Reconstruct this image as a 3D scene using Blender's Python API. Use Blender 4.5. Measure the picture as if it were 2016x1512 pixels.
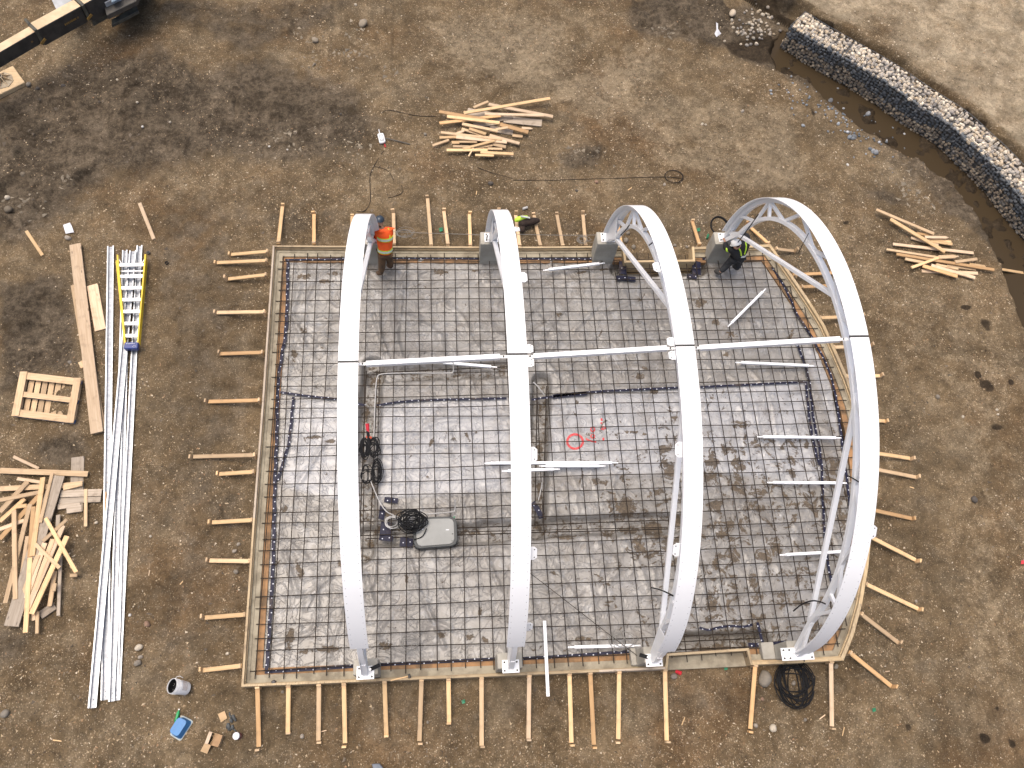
import bpy, bmesh, math, random
import numpy as np
from mathutils import Vector, Matrix

S = bpy.context.scene
for o in list(bpy.data.objects): bpy.data.objects.remove(o)
COL = S.collection
R_ = math.radians

# ------------------------------------------------------------------ camera
F, CAM = 1669.717, np.array([1.51475913, -1.52715811, 18.7247464])
ROT = np.array([[0.99616705, 0.014861, -0.08619955],
                [-0.04793388, 0.91706559, -0.39584471],
                [0.073168, 0.39845934, 0.91426287]])
cd = bpy.data.cameras.new('camera'); cam = bpy.data.objects.new('camera', cd); COL.objects.link(cam)
cd.sensor_width = 36; cd.lens = F * 36 / 2016; cd.clip_end = 2000; cd.clip_start = .1
m = Matrix.Identity(4)
for i in range(3):
    for j in range(3): m[i][j] = ROT[i, j]
    m[i][3] = CAM[i]
cam.matrix_world = m
S.camera = cam

# ------------------------------------------------------------------ light: overcast day, weak wide sun
EL, AZ = R_(76), R_(150)          # sun elevation, direction it comes from (x right, y up the picture)
W = bpy.data.worlds.new('World'); S.world = W; W.use_nodes = True
nt = W.node_tree; bg = nt.nodes['Background']
sky = nt.nodes.new('ShaderNodeTexSky'); sky.sky_type = 'NISHITA'; sky.sun_disc = False
sky.sun_elevation = EL; sky.sun_rotation = math.pi / 2 - AZ
sky.air_density = 1.0; sky.dust_density = 7.0; sky.ozone_density = 1.0
nt.links.new(sky.outputs[0], bg.inputs[0]); bg.inputs[1].default_value = .15
sl = bpy.data.lights.new('sun', 'SUN'); sl.energy = 1.0; sl.angle = R_(45); sl.color = (1, .92, .80)
so = bpy.data.objects.new('sun', sl); COL.objects.link(so)
d = Vector((math.cos(EL) * math.cos(AZ), math.cos(EL) * math.sin(AZ), math.sin(EL)))
so.rotation_euler = d.to_track_quat('Z', 'Y').to_euler(); so.location = (0, 0, 30)
S.view_settings.view_transform = 'Standard'; S.view_settings.look = 'None'
S.view_settings.exposure = 0.5; S.view_settings.gamma = 1
S.cycles.max_bounces = 6

rng = np.random.default_rng(7); random.seed(7)

# ------------------------------------------------------------------ surveying: photo point -> place
def ray(u, v):
    return ROT @ np.array([(u - 1008) / F, -(v - 756) / F, -1.0])
def G(u, v, z=0.0):
    r = ray(u, v); t = (z - CAM[2]) / r[2]
    return Vector(CAM + r * t)
def PX(u, v, X):
    r = ray(u, v); t = (X - CAM[0]) / r[0]
    return Vector(CAM + r * t)
def GL(pts, z=0.0): return [G(u, v, z) for u, v in pts]

# ------------------------------------------------------------------ objects
WL = {}
def tag(o, label=None, cat=None, group=None, kind=None):
    if label: o['label'] = label
    if cat: o['category'] = cat
    if group: o['group'] = group
    if kind: o['kind'] = kind
    return o
def empty(name, loc, label, cat, group=None):
    o = bpy.data.objects.new(name, None); COL.objects.link(o); o.location = loc
    o.empty_display_size = .2
    WL[o] = Vector(loc); return tag(o, label, cat, group)
class MB:
    def __init__(s): s.v = []; s.f = []; s.uv = {}
    def add(s, vs, fs):
        b = len(s.v); s.v += [tuple(v) for v in vs]; s.f += [tuple(i + b for i in f) for f in fs]; return s
    def box(s, M, sx, sy, sz):            # box centred on M, full sizes
        h = [(x * sx / 2, y * sy / 2, z * sz / 2) for x in (-1, 1) for y in (-1, 1) for z in (-1, 1)]
        return s.add([M @ Vector(p) for p in h], [(0, 1, 3, 2), (4, 6, 7, 5), (0, 4, 5, 1), (2, 3, 7, 6), (0, 2, 6, 4), (1, 5, 7, 3)])
    def aabb(s, a, b):
        c = [(a[i] + b[i]) / 2 for i in range(3)]
        return s.box(Matrix.Translation(c), *[abs(b[i] - a[i]) for i in range(3)])
    def beam(s, p, q, w, h, up=(0, 0, 1)): # w sideways, h along up
        p, q = Vector(p), Vector(q); M, L = frame(p, q, up)
        return s.box(M, L, w, h)
    def tube(s, pts, r, n=6, closed=False):
        pts = [Vector(p) for p in pts]; k = len(pts); rs = r if isinstance(r, (list, tuple)) else [r] * k
        vs = []; nrm = None
        for i, p in enumerate(pts):
            a = pts[i - 1] if (i or closed) else p; b = pts[(i + 1) % k] if (i < k - 1 or closed) else p
            t = (b - a).normalized() if (b - a).length > 1e-9 else Vector((0, 0, 1))
            if nrm is None: nrm = t.orthogonal().normalized()
            nrm = (nrm - t * nrm.dot(t)); nrm = nrm.normalized() if nrm.length > 1e-6 else t.orthogonal().normalized()
            bn = t.cross(nrm)
            vs += [p + (nrm * math.cos(2 * math.pi * j / n) + bn * math.sin(2 * math.pi * j / n)) * rs[i] for j in range(n)]
        fs = []
        for i in range(k if closed else k - 1):
            i2 = (i + 1) % k
            for j in range(n):
                fs.append((i * n + j, i * n + (j + 1) % n, i2 * n + (j + 1) % n, i2 * n + j))
        if not closed: fs += [tuple(range(n))[::-1], tuple(range((k - 1) * n, k * n))]
        return s.add(vs, fs)
    def lathe(s, M, prof, n=24):
        vs = []; k = len(prof)
        for r, z in prof: vs += [M @ Vector((r * math.cos(2 * math.pi * j / n), r * math.sin(2 * math.pi * j / n), z)) for j in range(n)]
        fs = [(i * n + j, i * n + (j + 1) % n, (i + 1) * n + (j + 1) % n, (i + 1) * n + j) for i in range(k - 1) for j in range(n)]
        return s.add(vs, fs)
    def prism(s, poly, ext):              # poly: 3d points, ext: vector
        n = len(poly); e = Vector(ext)
        return s.add([Vector(p) for p in poly] + [Vector(p) + e for p in poly],
                     [tuple(range(n))[::-1], tuple(range(n, 2 * n))] + [(i, (i + 1) % n, n + (i + 1) % n, n + i) for i in range(n)])
    def build(s, name, mat, parent=None, smooth=False, bevel=0, loc=None):
        me = bpy.data.meshes.new(name)
        if loc is None:
            if parent is not None: loc = WL[parent]
            else:
                a = np.array(s.v); loc = Vector(((a[:, 0].min() + a[:, 0].max()) / 2, (a[:, 1].min() + a[:, 1].max()) / 2, a[:, 2].min()))
        loc = Vector(loc)
        me.from_pydata([tuple(Vector(v) - loc) for v in s.v], [], s.f); me.materials.append(mat)
        bm = bmesh.new(); bm.from_mesh(me)
        bmesh.ops.recalc_face_normals(bm, faces=bm.faces)
        if bevel: bmesh.ops.bevel(bm, geom=list(bm.edges), offset=bevel, segments=1, affect='EDGES')
        bm.to_mesh(me); bm.free()
        if smooth:
            me.polygons.foreach_set('use_smooth', [True] * len(me.polygons))
            if smooth != 'all': me.set_sharp_from_angle(angle=R_(40))
        o = bpy.data.objects.new(name, me); COL.objects.link(o); WL[o] = loc
        if parent is not None: o.parent = parent; o.location = loc - WL[parent]
        else: o.location = loc
        return o
def lbeam(name, p, q, w, h, mat, parent, up=(0, 0, 1), bevel=.003):
    p, q = Vector(p), Vector(q); Mx, L = frame(p, q, up)
    o = MB().box(Matrix.Identity(4), L, w, h).build(name, mat, None, bevel=bevel, loc=(0, 0, 0))
    o.parent = parent; o.location = Mx.translation - WL[parent]; o.rotation_euler = Mx.to_euler(); WL[o] = Mx.translation.copy(); return o
def frame(p, q, up=(0, 0, 1)):
    x = (q - p); L = x.length; x = x / L; up = Vector(up)
    y = up.cross(x)
    if y.length < 1e-5: y = Vector((0, 1, 0)).cross(x)
    y.normalize(); z = x.cross(y)
    M = Matrix((x, y, z)).transposed().to_4x4(); M.translation = (p + q) / 2
    return M, L
def npmesh(name, v, f, mat, loc=(0, 0, 0), parent=None, smooth=True):
    me = bpy.data.meshes.new(name); k = f.shape[1]
    me.vertices.add(len(v)); me.vertices.foreach_set('co', v.astype(np.float32).ravel())
    me.loops.add(f.size); me.loops.foreach_set('vertex_index', f.astype(np.int32).ravel())
    me.polygons.add(len(f)); me.polygons.foreach_set('loop_start', np.arange(0, f.size, k, dtype=np.int32))
    me.update(calc_edges=True)
    if smooth: me.polygons.foreach_set('use_smooth', np.ones(len(f), bool))
    me.materials.append(mat); o = bpy.data.objects.new(name, me); COL.objects.link(o)
    WL[o] = Vector(loc)
    if parent is not None: o.parent = parent; o.location = Vector(loc) - WL[parent]
    else: o.location = loc
    return o
def vcol(me, name, arr):
    a = me.attributes.new(name, 'FLOAT_COLOR', 'POINT')
    c = np.ones((len(arr), 4), np.float32); c[:, :arr.shape[1]] = arr; a.data.foreach_set('color', c.ravel())

# ------------------------------------------------------------------ numpy noise
def vnoise(x, y, seed=0):
    g = np.random.default_rng(seed).random((257, 257)).astype(np.float32)
    xi = np.floor(x).astype(int); yi = np.floor(y).astype(int); fx = x - xi; fy = y - yi
    fx = fx * fx * (3 - 2 * fx); fy = fy * fy * (3 - 2 * fy)
    a = g[xi % 256, yi % 256]; b = g[(xi + 1) % 256, yi % 256]; c = g[xi % 256, (yi + 1) % 256]; e = g[(xi + 1) % 256, (yi + 1) % 256]
    return (a * (1 - fx) + b * fx) * (1 - fy) + (c * (1 - fx) + e * fx) * fy - .5
def fbm(x, y, sc, seed=0, oc=4):
    t = 0
    for k in range(oc): t = t + vnoise(x * sc * 2 ** k + 17.3 * k, y * sc * 2 ** k + 5.1 * k, seed + k) / 2 ** k
    return t
def sstep(a, b, x):
    t = np.clip((x - a) / (b - a), 0, 1); return t * t * (3 - 2 * t)
def segdist(x, y, pts):
    """distance to polyline and signed side (+ = left of it)"""
    best = np.full(x.shape, 1e9); side = np.zeros(x.shape)
    for (a, b) in zip(pts[:-1], pts[1:]):
        ax, ay, bx, by = a[0], a[1], b[0], b[1]; dx, dy = bx - ax, by - ay
        t = np.clip(((x - ax) * dx + (y - ay) * dy) / (dx * dx + dy * dy), 0, 1)
        dd = np.hypot(x - ax - t * dx, y - ay - t * dy); cr = dx * (y - ay) - dy * (x - ax)
        k = dd < best - 1e-9; best = np.where(k, dd, best); side = np.where(k, np.sign(cr), side)
    return best, side
def inpoly(x, y, poly):
    c = np.zeros(x.shape, bool); n = len(poly)
    for i in range(n):
        x1, y1 = poly[i][0], poly[i][1]; x2, y2 = poly[(i + 1) % n][0], poly[(i + 1) % n][1]
        k = (y1 > y) != (y2 > y)
        xx = (x2 - x1) * (y - y1) / ((y2 - y1) if y2 != y1 else 1e-9) + x1
        c ^= k & (x < xx)
    return c

# ------------------------------------------------------------------ materials
def nodes(name):
    ma = bpy.data.materials.new(name); ma.use_nodes = True; t = ma.node_tree
    return ma, t, t.nodes['Principled BSDF']
class N:
    def __init__(s, t): s.t = t
    def n(s, typ, **kw):
        o = s.t.nodes.new(typ)
        for k, v in kw.items(): setattr(o, k, v)
        return o
    def l(s, a, b): s.t.links.new(a, b)
    def noise(s, vec, scale, detail=4, rough=.6, dist=0):
        o = s.n('ShaderNodeTexNoise'); o.inputs['Scale'].default_value = scale; o.inputs['Detail'].default_value = detail
        o.inputs['Roughness'].default_value = rough; o.inputs['Distortion'].default_value = dist
        if vec is not None: s.l(vec, o.inputs['Vector'])
        return o.outputs['Fac']
    def voro(s, vec, scale, out='Distance', feature='F1'):
        o = s.n('ShaderNodeTexVoronoi'); o.feature = feature; o.inputs['Scale'].default_value = scale
        if vec is not None: s.l(vec, o.inputs['Vector'])
        return o.outputs[out]
    def math(s, op, a, b=None, c=None):
        o = s.n('ShaderNodeMath', operation=op)
        for i, x in enumerate((a, b, c)):
            if x is None: continue
            if isinstance(x, (int, float)): o.inputs[i].default_value = x
            else: s.l(x, o.inputs[i])
        return o.outputs[0]
    def ss(s, x, a, b):
        o = s.n('ShaderNodeMapRange', interpolation_type='SMOOTHSTEP')
        s.l(x, o.inputs['Value']); o.inputs['From Min'].default_value = a; o.inputs['From Max'].default_value = b
        return o.outputs['Result']
    def mix(s, fac, a, b):
        o = s.n('ShaderNodeMix', data_type='RGBA')
        if isinstance(fac, (int, float)): o.inputs['Factor'].default_value = fac
        else: s.l(fac, o.inputs['Factor'])
        for i, x in ((6, a), (7, b)):
            if isinstance(x, (tuple, list)): o.inputs[i].default_value = (*x[:3], 1)
            else: s.l(x, o.inputs[i])
        return o.outputs[2]
    def mul(s, a, b):
        o = s.n('ShaderNodeMix', data_type='RGBA', blend_type='MULTIPLY'); o.inputs['Factor'].default_value = 1
        for i, x in ((6, a), (7, b)):
            if isinstance(x, (tuple, list)): o.inputs[i].default_value = (*x[:3], 1)
            else: s.l(x, o.inputs[i])
        return o.outputs[2]
    def bump(s, h, strength=.5, dist=.02, nrm=None):
        o = s.n('ShaderNodeBump'); o.inputs['Strength'].default_value = strength; o.inputs['Distance'].default_value = dist
        s.l(h, o.inputs['Height'])
        if nrm: s.l(nrm, o.inputs['Normal'])
        return o.outputs[0]
    def obj(s, scale=(1, 1, 1)):
        c = s.n('ShaderNodeTexCoord').outputs['Object']
        if scale == (1, 1, 1): return c
        mp = s.n('ShaderNodeMapping'); mp.inputs['Scale'].default_value = scale; s.l(c, mp.inputs[0]); return mp.outputs[0]
    def attr(s, name):
        o = s.n('ShaderNodeAttribute', attribute_name=name); return o
def pm(name, c1, c2=None, scale=6, rough=.6, bump=.15, metal=0, stretch=(1, 1, 1), lo=.35, hi=.65, dist=.01, detail=5, spec=.5):
    ma, t, b = nodes(name); k = N(t); c2 = c2 or tuple(x * .75 for x in c1)
    nz = k.noise(k.obj(stretch), scale, detail)
    k.l(k.mix(k.ss(nz, lo, hi), c1, c2), b.inputs['Base Color'])
    b.inputs['Roughness'].default_value = rough; b.inputs['Metallic'].default_value = metal; b.inputs['Specular IOR Level'].default_value = spec
    if bump: k.l(k.bump(k.noise(k.obj(stretch), scale * 4, 4), bump, dist), b.inputs['Normal'])
    return ma
def wood(name, c1, c2, dirt=.3, gs=(1.2, 26, 26), ks=(2.2, 9, 9)):
    ma, t, b = nodes(name); k = N(t)
    rnd = k.n('ShaderNodeObjectInfo').outputs['Random']
    g = k.noise(k.obj(gs), 1.6, 5, .65, .6)
    c = k.mix(k.ss(g, .3, .7), c1, c2)
    kn = k.voro(k.obj(ks), 1.0)
    c = k.mix(k.ss(kn, .14, .05), c, tuple(x * .45 for x in c2))
    dn = k.noise(k.obj(), 5, 5); c = k.mix(k.math('MULTIPLY', k.ss(dn, .52, .75), dirt), c, (.12, .085, .055))
    v = k.math('MULTIPLY_ADD', rnd, .5, .75)
    hv = k.n('ShaderNodeHueSaturation'); k.l(c, hv.inputs['Color']); k.l(v, hv.inputs['Value'])
    k.l(hv.outputs[0], b.inputs['Base Color']); b.inputs['Roughness'].default_value = .75
    k.l(k.bump(g, .25, .006), b.inputs['Normal'])
    return ma
M = {}
M['yellow'] = wood('pine_fresh', (.66, .46, .25), (.54, .35, .17))
M['tan'] = wood('pine_tan', (.58, .42, .255), (.45, .31, .175))
M['pink'] = wood('pine_pale', (.66, .50, .34), (.52, .37, .23))
M['orange'] = wood('pine_orange', (.58, .37, .18), (.46, .27, .12))
M['grey'] = wood('wood_weathered', (.43, .36, .28), (.31, .25, .185), .5)
M['form'] = wood('form_lumber', (.46, .36, .22), (.33, .24, .14), .6)
M['formtan'] = wood('form_lumber_tan', (.5, .38, .22), (.38, .27, .145), .4)
M['ply'] = pm('plywood_edge', (.36, .20, .09), (.15, .095, .05), 3, .8, .2)
for a_, n_, q_ in (('form', 'form_lumber', ((.46, .36, .22), (.33, .24, .14), .6)), ('formtan', 'form_lumber_tan', ((.5, .38, .22), (.38, .27, .145), .4)), ('grey', 'wood_weathered', ((.43, .36, .28), (.31, .25, .185), .5))):
    M[a_ + 'y'] = wood(n_ + '_cross', *q_, gs=(26, 1.2, 26), ks=(9, 2.2, 9))
M['white'] = None
M['concrete'] = pm('concrete_rough', (.34, .30, .22), (.20, .17, .12), 3, .85, .5, dist=.02)
M['pier'] = pm('concrete_smooth', (.39, .365, .31), (.29, .27, .225), 2, .8, .2)
M['rebar'] = pm('rusty_steel', (.040, .029, .021), (.026, .020, .015), 9, .8, .3, spec=.2)
M['black'] = pm('black_rubber', (.008, .008, .009), (.014, .014, .015), 8, .6, .1, spec=.15)
M['steel'] = pm('galvanised_steel', (.60, .62, .64), (.46, .48, .51), 3, .42, .05, .6, stretch=(.4, 6, 6))
M['steelwebshade'] = pm('galvanised_web_shade', (.40, .42, .45), (.30, .32, .35), 2, .5, .05, .4, stretch=(.4, 6, 6))  # darker copy of the galvanised steel, shading put into the colour
M['darksteel'] = pm('dark_steel', (.05, .05, .05), (.10, .09, .075), 4, .55, .2, .3)
M['alu'] = pm('aluminium', (.72, .73, .74), (.6, .61, .62), 6, .4, .05, .5)
M['bolt'] = pm('bolt_dark', (.03, .03, .03), (.05, .045, .04), 9, .6, 0)
M['conduit'] = pm('grey_conduit', (.45, .44, .42), (.36, .35, .33), 6, .5, .1)
M['twine'] = pm('grey_wire', (.22, .21, .19), (.15, .14, .12), 6, .5, 0)

def white_paint():
    ma, t, b = nodes('white_painted_steel'); k = N(t)
    n1 = k.noise(k.obj(), .7, 4); c = k.mix(k.ss(n1, .35, .7), (.86, .865, .87), (.80, .805, .81))
    n2 = k.noise(k.obj(), 7, 6, .7); c = k.mix(k.math('MULTIPLY', k.ss(n2, .66, .78), .5), c, (.42, .36, .28))
    k.l(c, b.inputs['Base Color']); b.inputs['Roughness'].default_value = .35
    k.l(k.bump(k.noise(k.obj(), 12, 3), .04, .004), b.inputs['Normal'])
    return ma
M['white'] = white_paint()
def flange_paint():
    """white paint with two rows of small screw holes; UV in metres (length, width)"""
    ma, t, b = nodes('white_flange_plate'); k = N(t)
    uv = k.n('ShaderNodeUVMap').outputs[0]; sp = k.n('ShaderNodeSeparateXYZ'); k.l(uv, sp.inputs[0])
    u, v = sp.outputs[0], sp.outputs[1]
    du = k.math('MULTIPLY', k.math('SUBTRACT', k.math('FRACT', k.math('DIVIDE', u, .17)), .5), .17)
    dv = k.math('SUBTRACT', k.math('ABSOLUTE', v), .125)
    dd = k.math('SQRT', k.math('ADD', k.math('MULTIPLY', du, du), k.math('MULTIPLY', dv, dv)))
    hole = k.ss(dd, .0105, .007)
    n1 = k.noise(k.obj(), .5, 4); c = k.mix(k.ss(n1, .35, .7), (.88, .885, .89), (.84, .845, .85))
    n2 = k.noise(k.obj(), 2.5, 6, .75); c = k.mix(k.math('MULTIPLY', k.ss(n2, .67, .8), .35), c, (.45, .38, .30))
    # rusty runs beside the splice
    su = k.math('ABSOLUTE', u); near = k.math('MULTIPLY', k.ss(su, .75, .05), k.ss(k.noise(k.obj((3, 1, 1)), 9, 4), .6, .72))
    c = k.mix(k.math('MULTIPLY', near, .6), c, (.30, .18, .10))
    c = k.mix(k.math('MULTIPLY', hole, .6), c, (.12, .12, .12))
    k.l(c, b.inputs['Base Color']); b.inputs['Roughness'].default_value = .38
    return ma
M['flange'] = flange_paint()
def tape_mat():
    ma, t, b = nodes('navy_dotted_tape'); k = N(t)
    uv = k.n('ShaderNodeUVMap').outputs[0]; sp = k.n('ShaderNodeSeparateXYZ'); k.l(uv, sp.inputs[0])
    u, v = sp.outputs[0], sp.outputs[1]
    du = k.math('MULTIPLY', k.math('SUBTRACT', k.math('FRACT', k.math('DIVIDE', u, .15)), .5), .15)
    row = k.math('MULTIPLY_ADD', k.math('GREATER_THAN', k.math('FRACT', k.math('DIVIDE', u, .30)), .5), .034, -.017)
    dv = k.math('SUBTRACT', v, row)
    dd = k.math('SQRT', k.math('ADD', k.math('MULTIPLY', du, du), k.math('MULTIPLY', dv, dv)))
    dot = k.ss(dd, .0165, .010)
    n = k.noise(k.obj(), 6, 4)
    c = k.mix(k.ss(n, .4, .65), (.010, .011, .030), (.02, .02, .04)); c = k.mix(dot, c, (.62, .64, .7))
    mud = k.noise(k.obj(), 2.3, 5); c = k.mix(k.math('MULTIPLY', k.ss(mud, .55, .7), .7), c, (.09, .065, .045))
    k.l(c, b.inputs['Base Color']); b.inputs['Roughness'].default_value = .5; b.inputs['Specular IOR Level'].default_value = .2
    k.l(k.bump(n, .3, .01), b.inputs['Normal']); return ma
M['tape'] = tape_mat()

def soil():
    ma, t, b = nodes('site_soil'); k = N(t); o = k.obj()
    sp = k.n('ShaderNodeSeparateColor'); k.l(k.attr('mask').outputs['Color'], sp.inputs[0])
    dark, pale, wet_shade = sp.outputs
    n1 = k.noise(o, .35, 6, .6); n2 = k.noise(o, 1.7, 6, .65); n3 = k.noise(o, 9, 6, .7); n4 = k.noise(o, 42, 4, .7)
    c = k.mix(k.ss(n1, .32, .68), (.128, .093, .054), (.096, .067, .037))
    c = k.mix(k.ss(n2, .42, .74), c, (.172, .131, .082))
    reds = k.noise(o, .22, 4); c = k.mix(k.math('MULTIPLY', k.ss(reds, .5, .72), .5), c, (.130, .074, .034))
    greys = k.noise(o, .5, 5); c = k.mix(k.math('MULTIPLY', k.ss(greys, .52, .7), .45), c, (.145, .118, .080))
    nd = k.math('MULTIPLY_ADD', n2, .9, -.45); nd2 = k.math('MULTIPLY_ADD', n3, .5, -.25)
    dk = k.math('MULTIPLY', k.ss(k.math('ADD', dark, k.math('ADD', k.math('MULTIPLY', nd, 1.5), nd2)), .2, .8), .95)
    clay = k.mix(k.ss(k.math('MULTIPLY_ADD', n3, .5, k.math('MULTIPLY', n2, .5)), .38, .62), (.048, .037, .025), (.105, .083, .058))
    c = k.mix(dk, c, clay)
    pl = k.ss(k.math('ADD', pale, k.math('ADD', nd, nd2)), .3, .85)
    palec = k.mix(k.ss(n2, .35, .7), (.280, .228, .156), (.175, .133, .083)); c = k.mix(pl, c, palec)
    wt = k.ss(k.math('ADD', wet_shade, k.math('MULTIPLY', k.math('ADD', nd, nd2), .55)), .35, .65)
    c = k.mix(wt, c, k.mix(n3, (.016, .011, .006), (.046, .033, .020)))
    # grit in the top layer: small pale grains, then dark spots for shade in hollows
    v = k.n('ShaderNodeTexVoronoi'); v.inputs['Scale'].default_value = 30; k.l(o, v.inputs['Vector'])
    sc = k.n('ShaderNodeSeparateColor'); k.l(v.outputs['Color'], sc.inputs[0])
    grain = k.math('MULTIPLY', k.ss(v.outputs['Distance'], .42, .30), k.ss(sc.outputs[0], .58, .64))
    dense = k.math('MULTIPLY_ADD', k.ss(n2, .35, .65), .5, .45)
    clean = k.math('SUBTRACT', 1.0, k.math('MAXIMUM', k.math('MULTIPLY', wt, .9), k.math('MULTIPLY', dk, .75)))
    gc = k.mix(sc.outputs[1], (.38, .31, .215), (.21, .16, .105))
    c = k.mix(k.math('MULTIPLY', grain, k.math('MULTIPLY', dense, clean)), c, gc)
    pit_shade = k.math('MULTIPLY', k.ss(k.noise(o, 21, 4, .75), .54, .70), .7); c = k.mix(pit_shade, c, (.052, .037, .023))  # random dark spots put the shade of small hollows into the colour
    vv = k.math('MULTIPLY_ADD', n3, 1.1, k.math('MULTIPLY_ADD', k.noise(o, 34, 3, .8), 1.4, -.25)); vv = k.math('MULTIPLY', vv, k.math('MULTIPLY_ADD', k.ss(k.noise(o, 2.8, 7, .72, .4), .3, .7), .6, .72)); vv = k.math('MULTIPLY', vv, k.math('MULTIPLY_ADD', k.ss(k.noise(o, .6, 4, .6, .5), .35, .65), .35, .84))
    hv = k.n('ShaderNodeHueSaturation'); k.l(c, hv.inputs['Color']); k.l(vv, hv.inputs['Value'])
    k.l(hv.outputs[0], b.inputs['Base Color'])
    k.l(k.math('MULTIPLY_ADD', wt, -.25, .95), b.inputs['Roughness'])
    b.inputs['Specular IOR Level'].default_value = .12
    h = k.math('ADD', k.math('MULTIPLY', n3, .5), k.math('ADD', k.math('MULTIPLY', n4, .22), k.math('MULTIPLY', grain, .12)))
    nb = k.bump(h, .9, .07); k.l(nb, b.inputs['Normal'])
    return ma
M['soil'] = soil()
def attr_mat(name, rough=.85, bump=.3, scale=40, var=.25):
    ma, t, b = nodes(name); k = N(t); c = k.attr('tint').outputs['Color']
    n = k.noise(k.obj(), scale, 4); v = k.math('MULTIPLY_ADD', n, var * 2, 1 - var)
    hv = k.n('ShaderNodeHueSaturation'); k.l(c, hv.inputs['Color']); k.l(v, hv.inputs['Value'])
    k.l(hv.outputs[0], b.inputs['Base Color']); b.inputs['Roughness'].default_value = rough
    if bump: k.l(k.bump(n, bump, .01), b.inputs['Normal'])
    return ma
M['chips'] = attr_mat('loose_gravel')
def plastic():
    ma, t, b = nodes('poly_sheeting'); k = N(t); o = k.obj()
    sp = k.n('ShaderNodeSeparateColor'); k.l(k.attr('mask').outputs['Color'], sp.inputs[0])
    top, mud, dirt = sp.outputs
    n1 = k.noise(o, .8, 6, .65); n2 = k.noise(o, 4.5, 6, .7, .4); n3 = k.noise(o, 15, 5, .7)
    c = k.mix(k.ss(n1, .35, .65), (.275, .262, .240), (.198, .183, .162))
    c = k.mix(k.ss(n2, .48, .72), c, (.33, .325, .315))
    up = k.mix(k.ss(n2, .4, .68), (.42, .42, .425), (.315, .31, .305))
    c = k.mix(top, c, up)
    film = k.noise(o, 2.2, 7, .7); c = k.mix(k.math('MULTIPLY', k.ss(film, .5, .72), .5), c, (.150, .120, .086))
    hz = k.noise(o, 1.3, 5, .6, 1.2); c = k.mix(k.math('MULTIPLY', k.ss(hz, .56, .72), .4), c, (.42, .41, .40))
    dd = k.math('ADD', k.math('MULTIPLY', mud, .62), k.math('MULTIPLY_ADD', k.noise(o, 6.5, 6, .75, .6), 1.7, -.85)); dd = k.math('ADD', dd, k.math('MULTIPLY_ADD', n3, .4, -.2))
    mm = k.ss(dd, .40, .50)
    sm = k.noise(o, 3.0, 7, .75, .8); thr = k.math('SUBTRACT', sm, k.math('MULTIPLY_ADD', dirt, -.15, .665))
    mm = k.math('MAXIMUM', mm, k.ss(thr, 0, .03))
    mudc = k.mix(k.ss(n3, .35, .65), (.062, .042, .022), (.125, .088, .050)); c = k.mix(k.math('MULTIPLY', mm, .9), c, mudc)
    k.l(c, b.inputs['Base Color'])
    k.l(k.math('MULTIPLY_ADD', mm, .4, .34), b.inputs['Roughness'])
    b.inputs['Specular IOR Level'].default_value = .6
    h = k.math('ADD', k.math('MULTIPLY', n2, .14), k.math('MULTIPLY', mm, .3)); h = k.math('ADD', h, k.math('ADD', k.math('MULTIPLY', k.noise(o, 3.2, 3, .5, 2.2), .40), k.math('ADD', k.math('MULTIPLY', k.ss(k.math('ABSOLUTE', k.math('SUBTRACT', k.noise(o, 1.5, 2, .5, 1.8), .5)), .035, 0), .34), k.math('MULTIPLY', k.ss(k.math('ABSOLUTE', k.math('SUBTRACT', k.noise(o, 2.9, 2, .5, 1.0), .47)), .03, 0), .2))))
    k.l(k.bump(h, .5, .05), b.inputs['Normal']); return ma
M['plastic'] = plastic()
print('materials ok')

# ------------------------------------------------------------------ outline of the formwork (photo points on the board tops)
ZF = .35
def off_path(pts, dd, closed=False):
    """offset a plan path to its left by dd with mitred corners"""
    n = len(pts); out = []
    for i in range(n):
        p = Vector(pts[i][:2])
        a = Vector(pts[i - 1][:2]) if (i or closed) else None; b = Vector(pts[(i + 1) % n][:2]) if (i < n - 1 or closed) else None
        n1 = n2 = None
        if a is not None: e = (p - a).normalized(); n1 = Vector((-e.y, e.x))
        if b is not None: e = (b - p).normalized(); n2 = Vector((-e.y, e.x))
        if n1 is None: q = p + n2 * dd
        elif n2 is None: q = p + n1 * dd
        else: q = p + (n1 + n2) * (dd / max(.35, 1 + n1.dot(n2)))
        out.append(Vector((q.x, q.y, 0)))
    return out
PATH_A = GL([(1229, 484), (1050, 485.5), (860, 485), (690, 484), (537, 483), (516, 790), (498, 1020), (475, 1352), (740, 1341), (1008, 1330), (1180, 1323), (1314, 1317)], ZF)
PATH_B = GL([(1478, 1309), (1570, 1305), (1661, 1300), (1681, 1250), (1697, 1190), (1709, 1120), (1715, 1060), (1716, 990), (1711, 920), (1702, 855), (1688, 795), (1670, 745), (1649, 696), (1624, 640), (1596, 595), (1562, 545), (1535, 506), (1517, 481), (1440, 484), (1362, 486)], ZF)
NOTCH_BOT = GL([(1314, 1317), (1317, 1291), (1471, 1281), (1478, 1309)], ZF)
NOTCH_TOP = GL([(1362, 486), (1364, 511), (1233, 513), (1229, 484)], ZF)
OUTER = [Vector((p.x, p.y, 0)) for p in PATH_A + PATH_B]
def expand(poly, dd):
    c = sum((Vector(p[:2]) for p in poly), Vector((0, 0))) / len(poly)
    return [Vector(p[:2]) + (Vector(p[:2]) - c).normalized() * dd for p in poly]
NB, NT_ = expand(NOTCH_BOT, .06), expand(NOTCH_TOP, .06)

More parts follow.
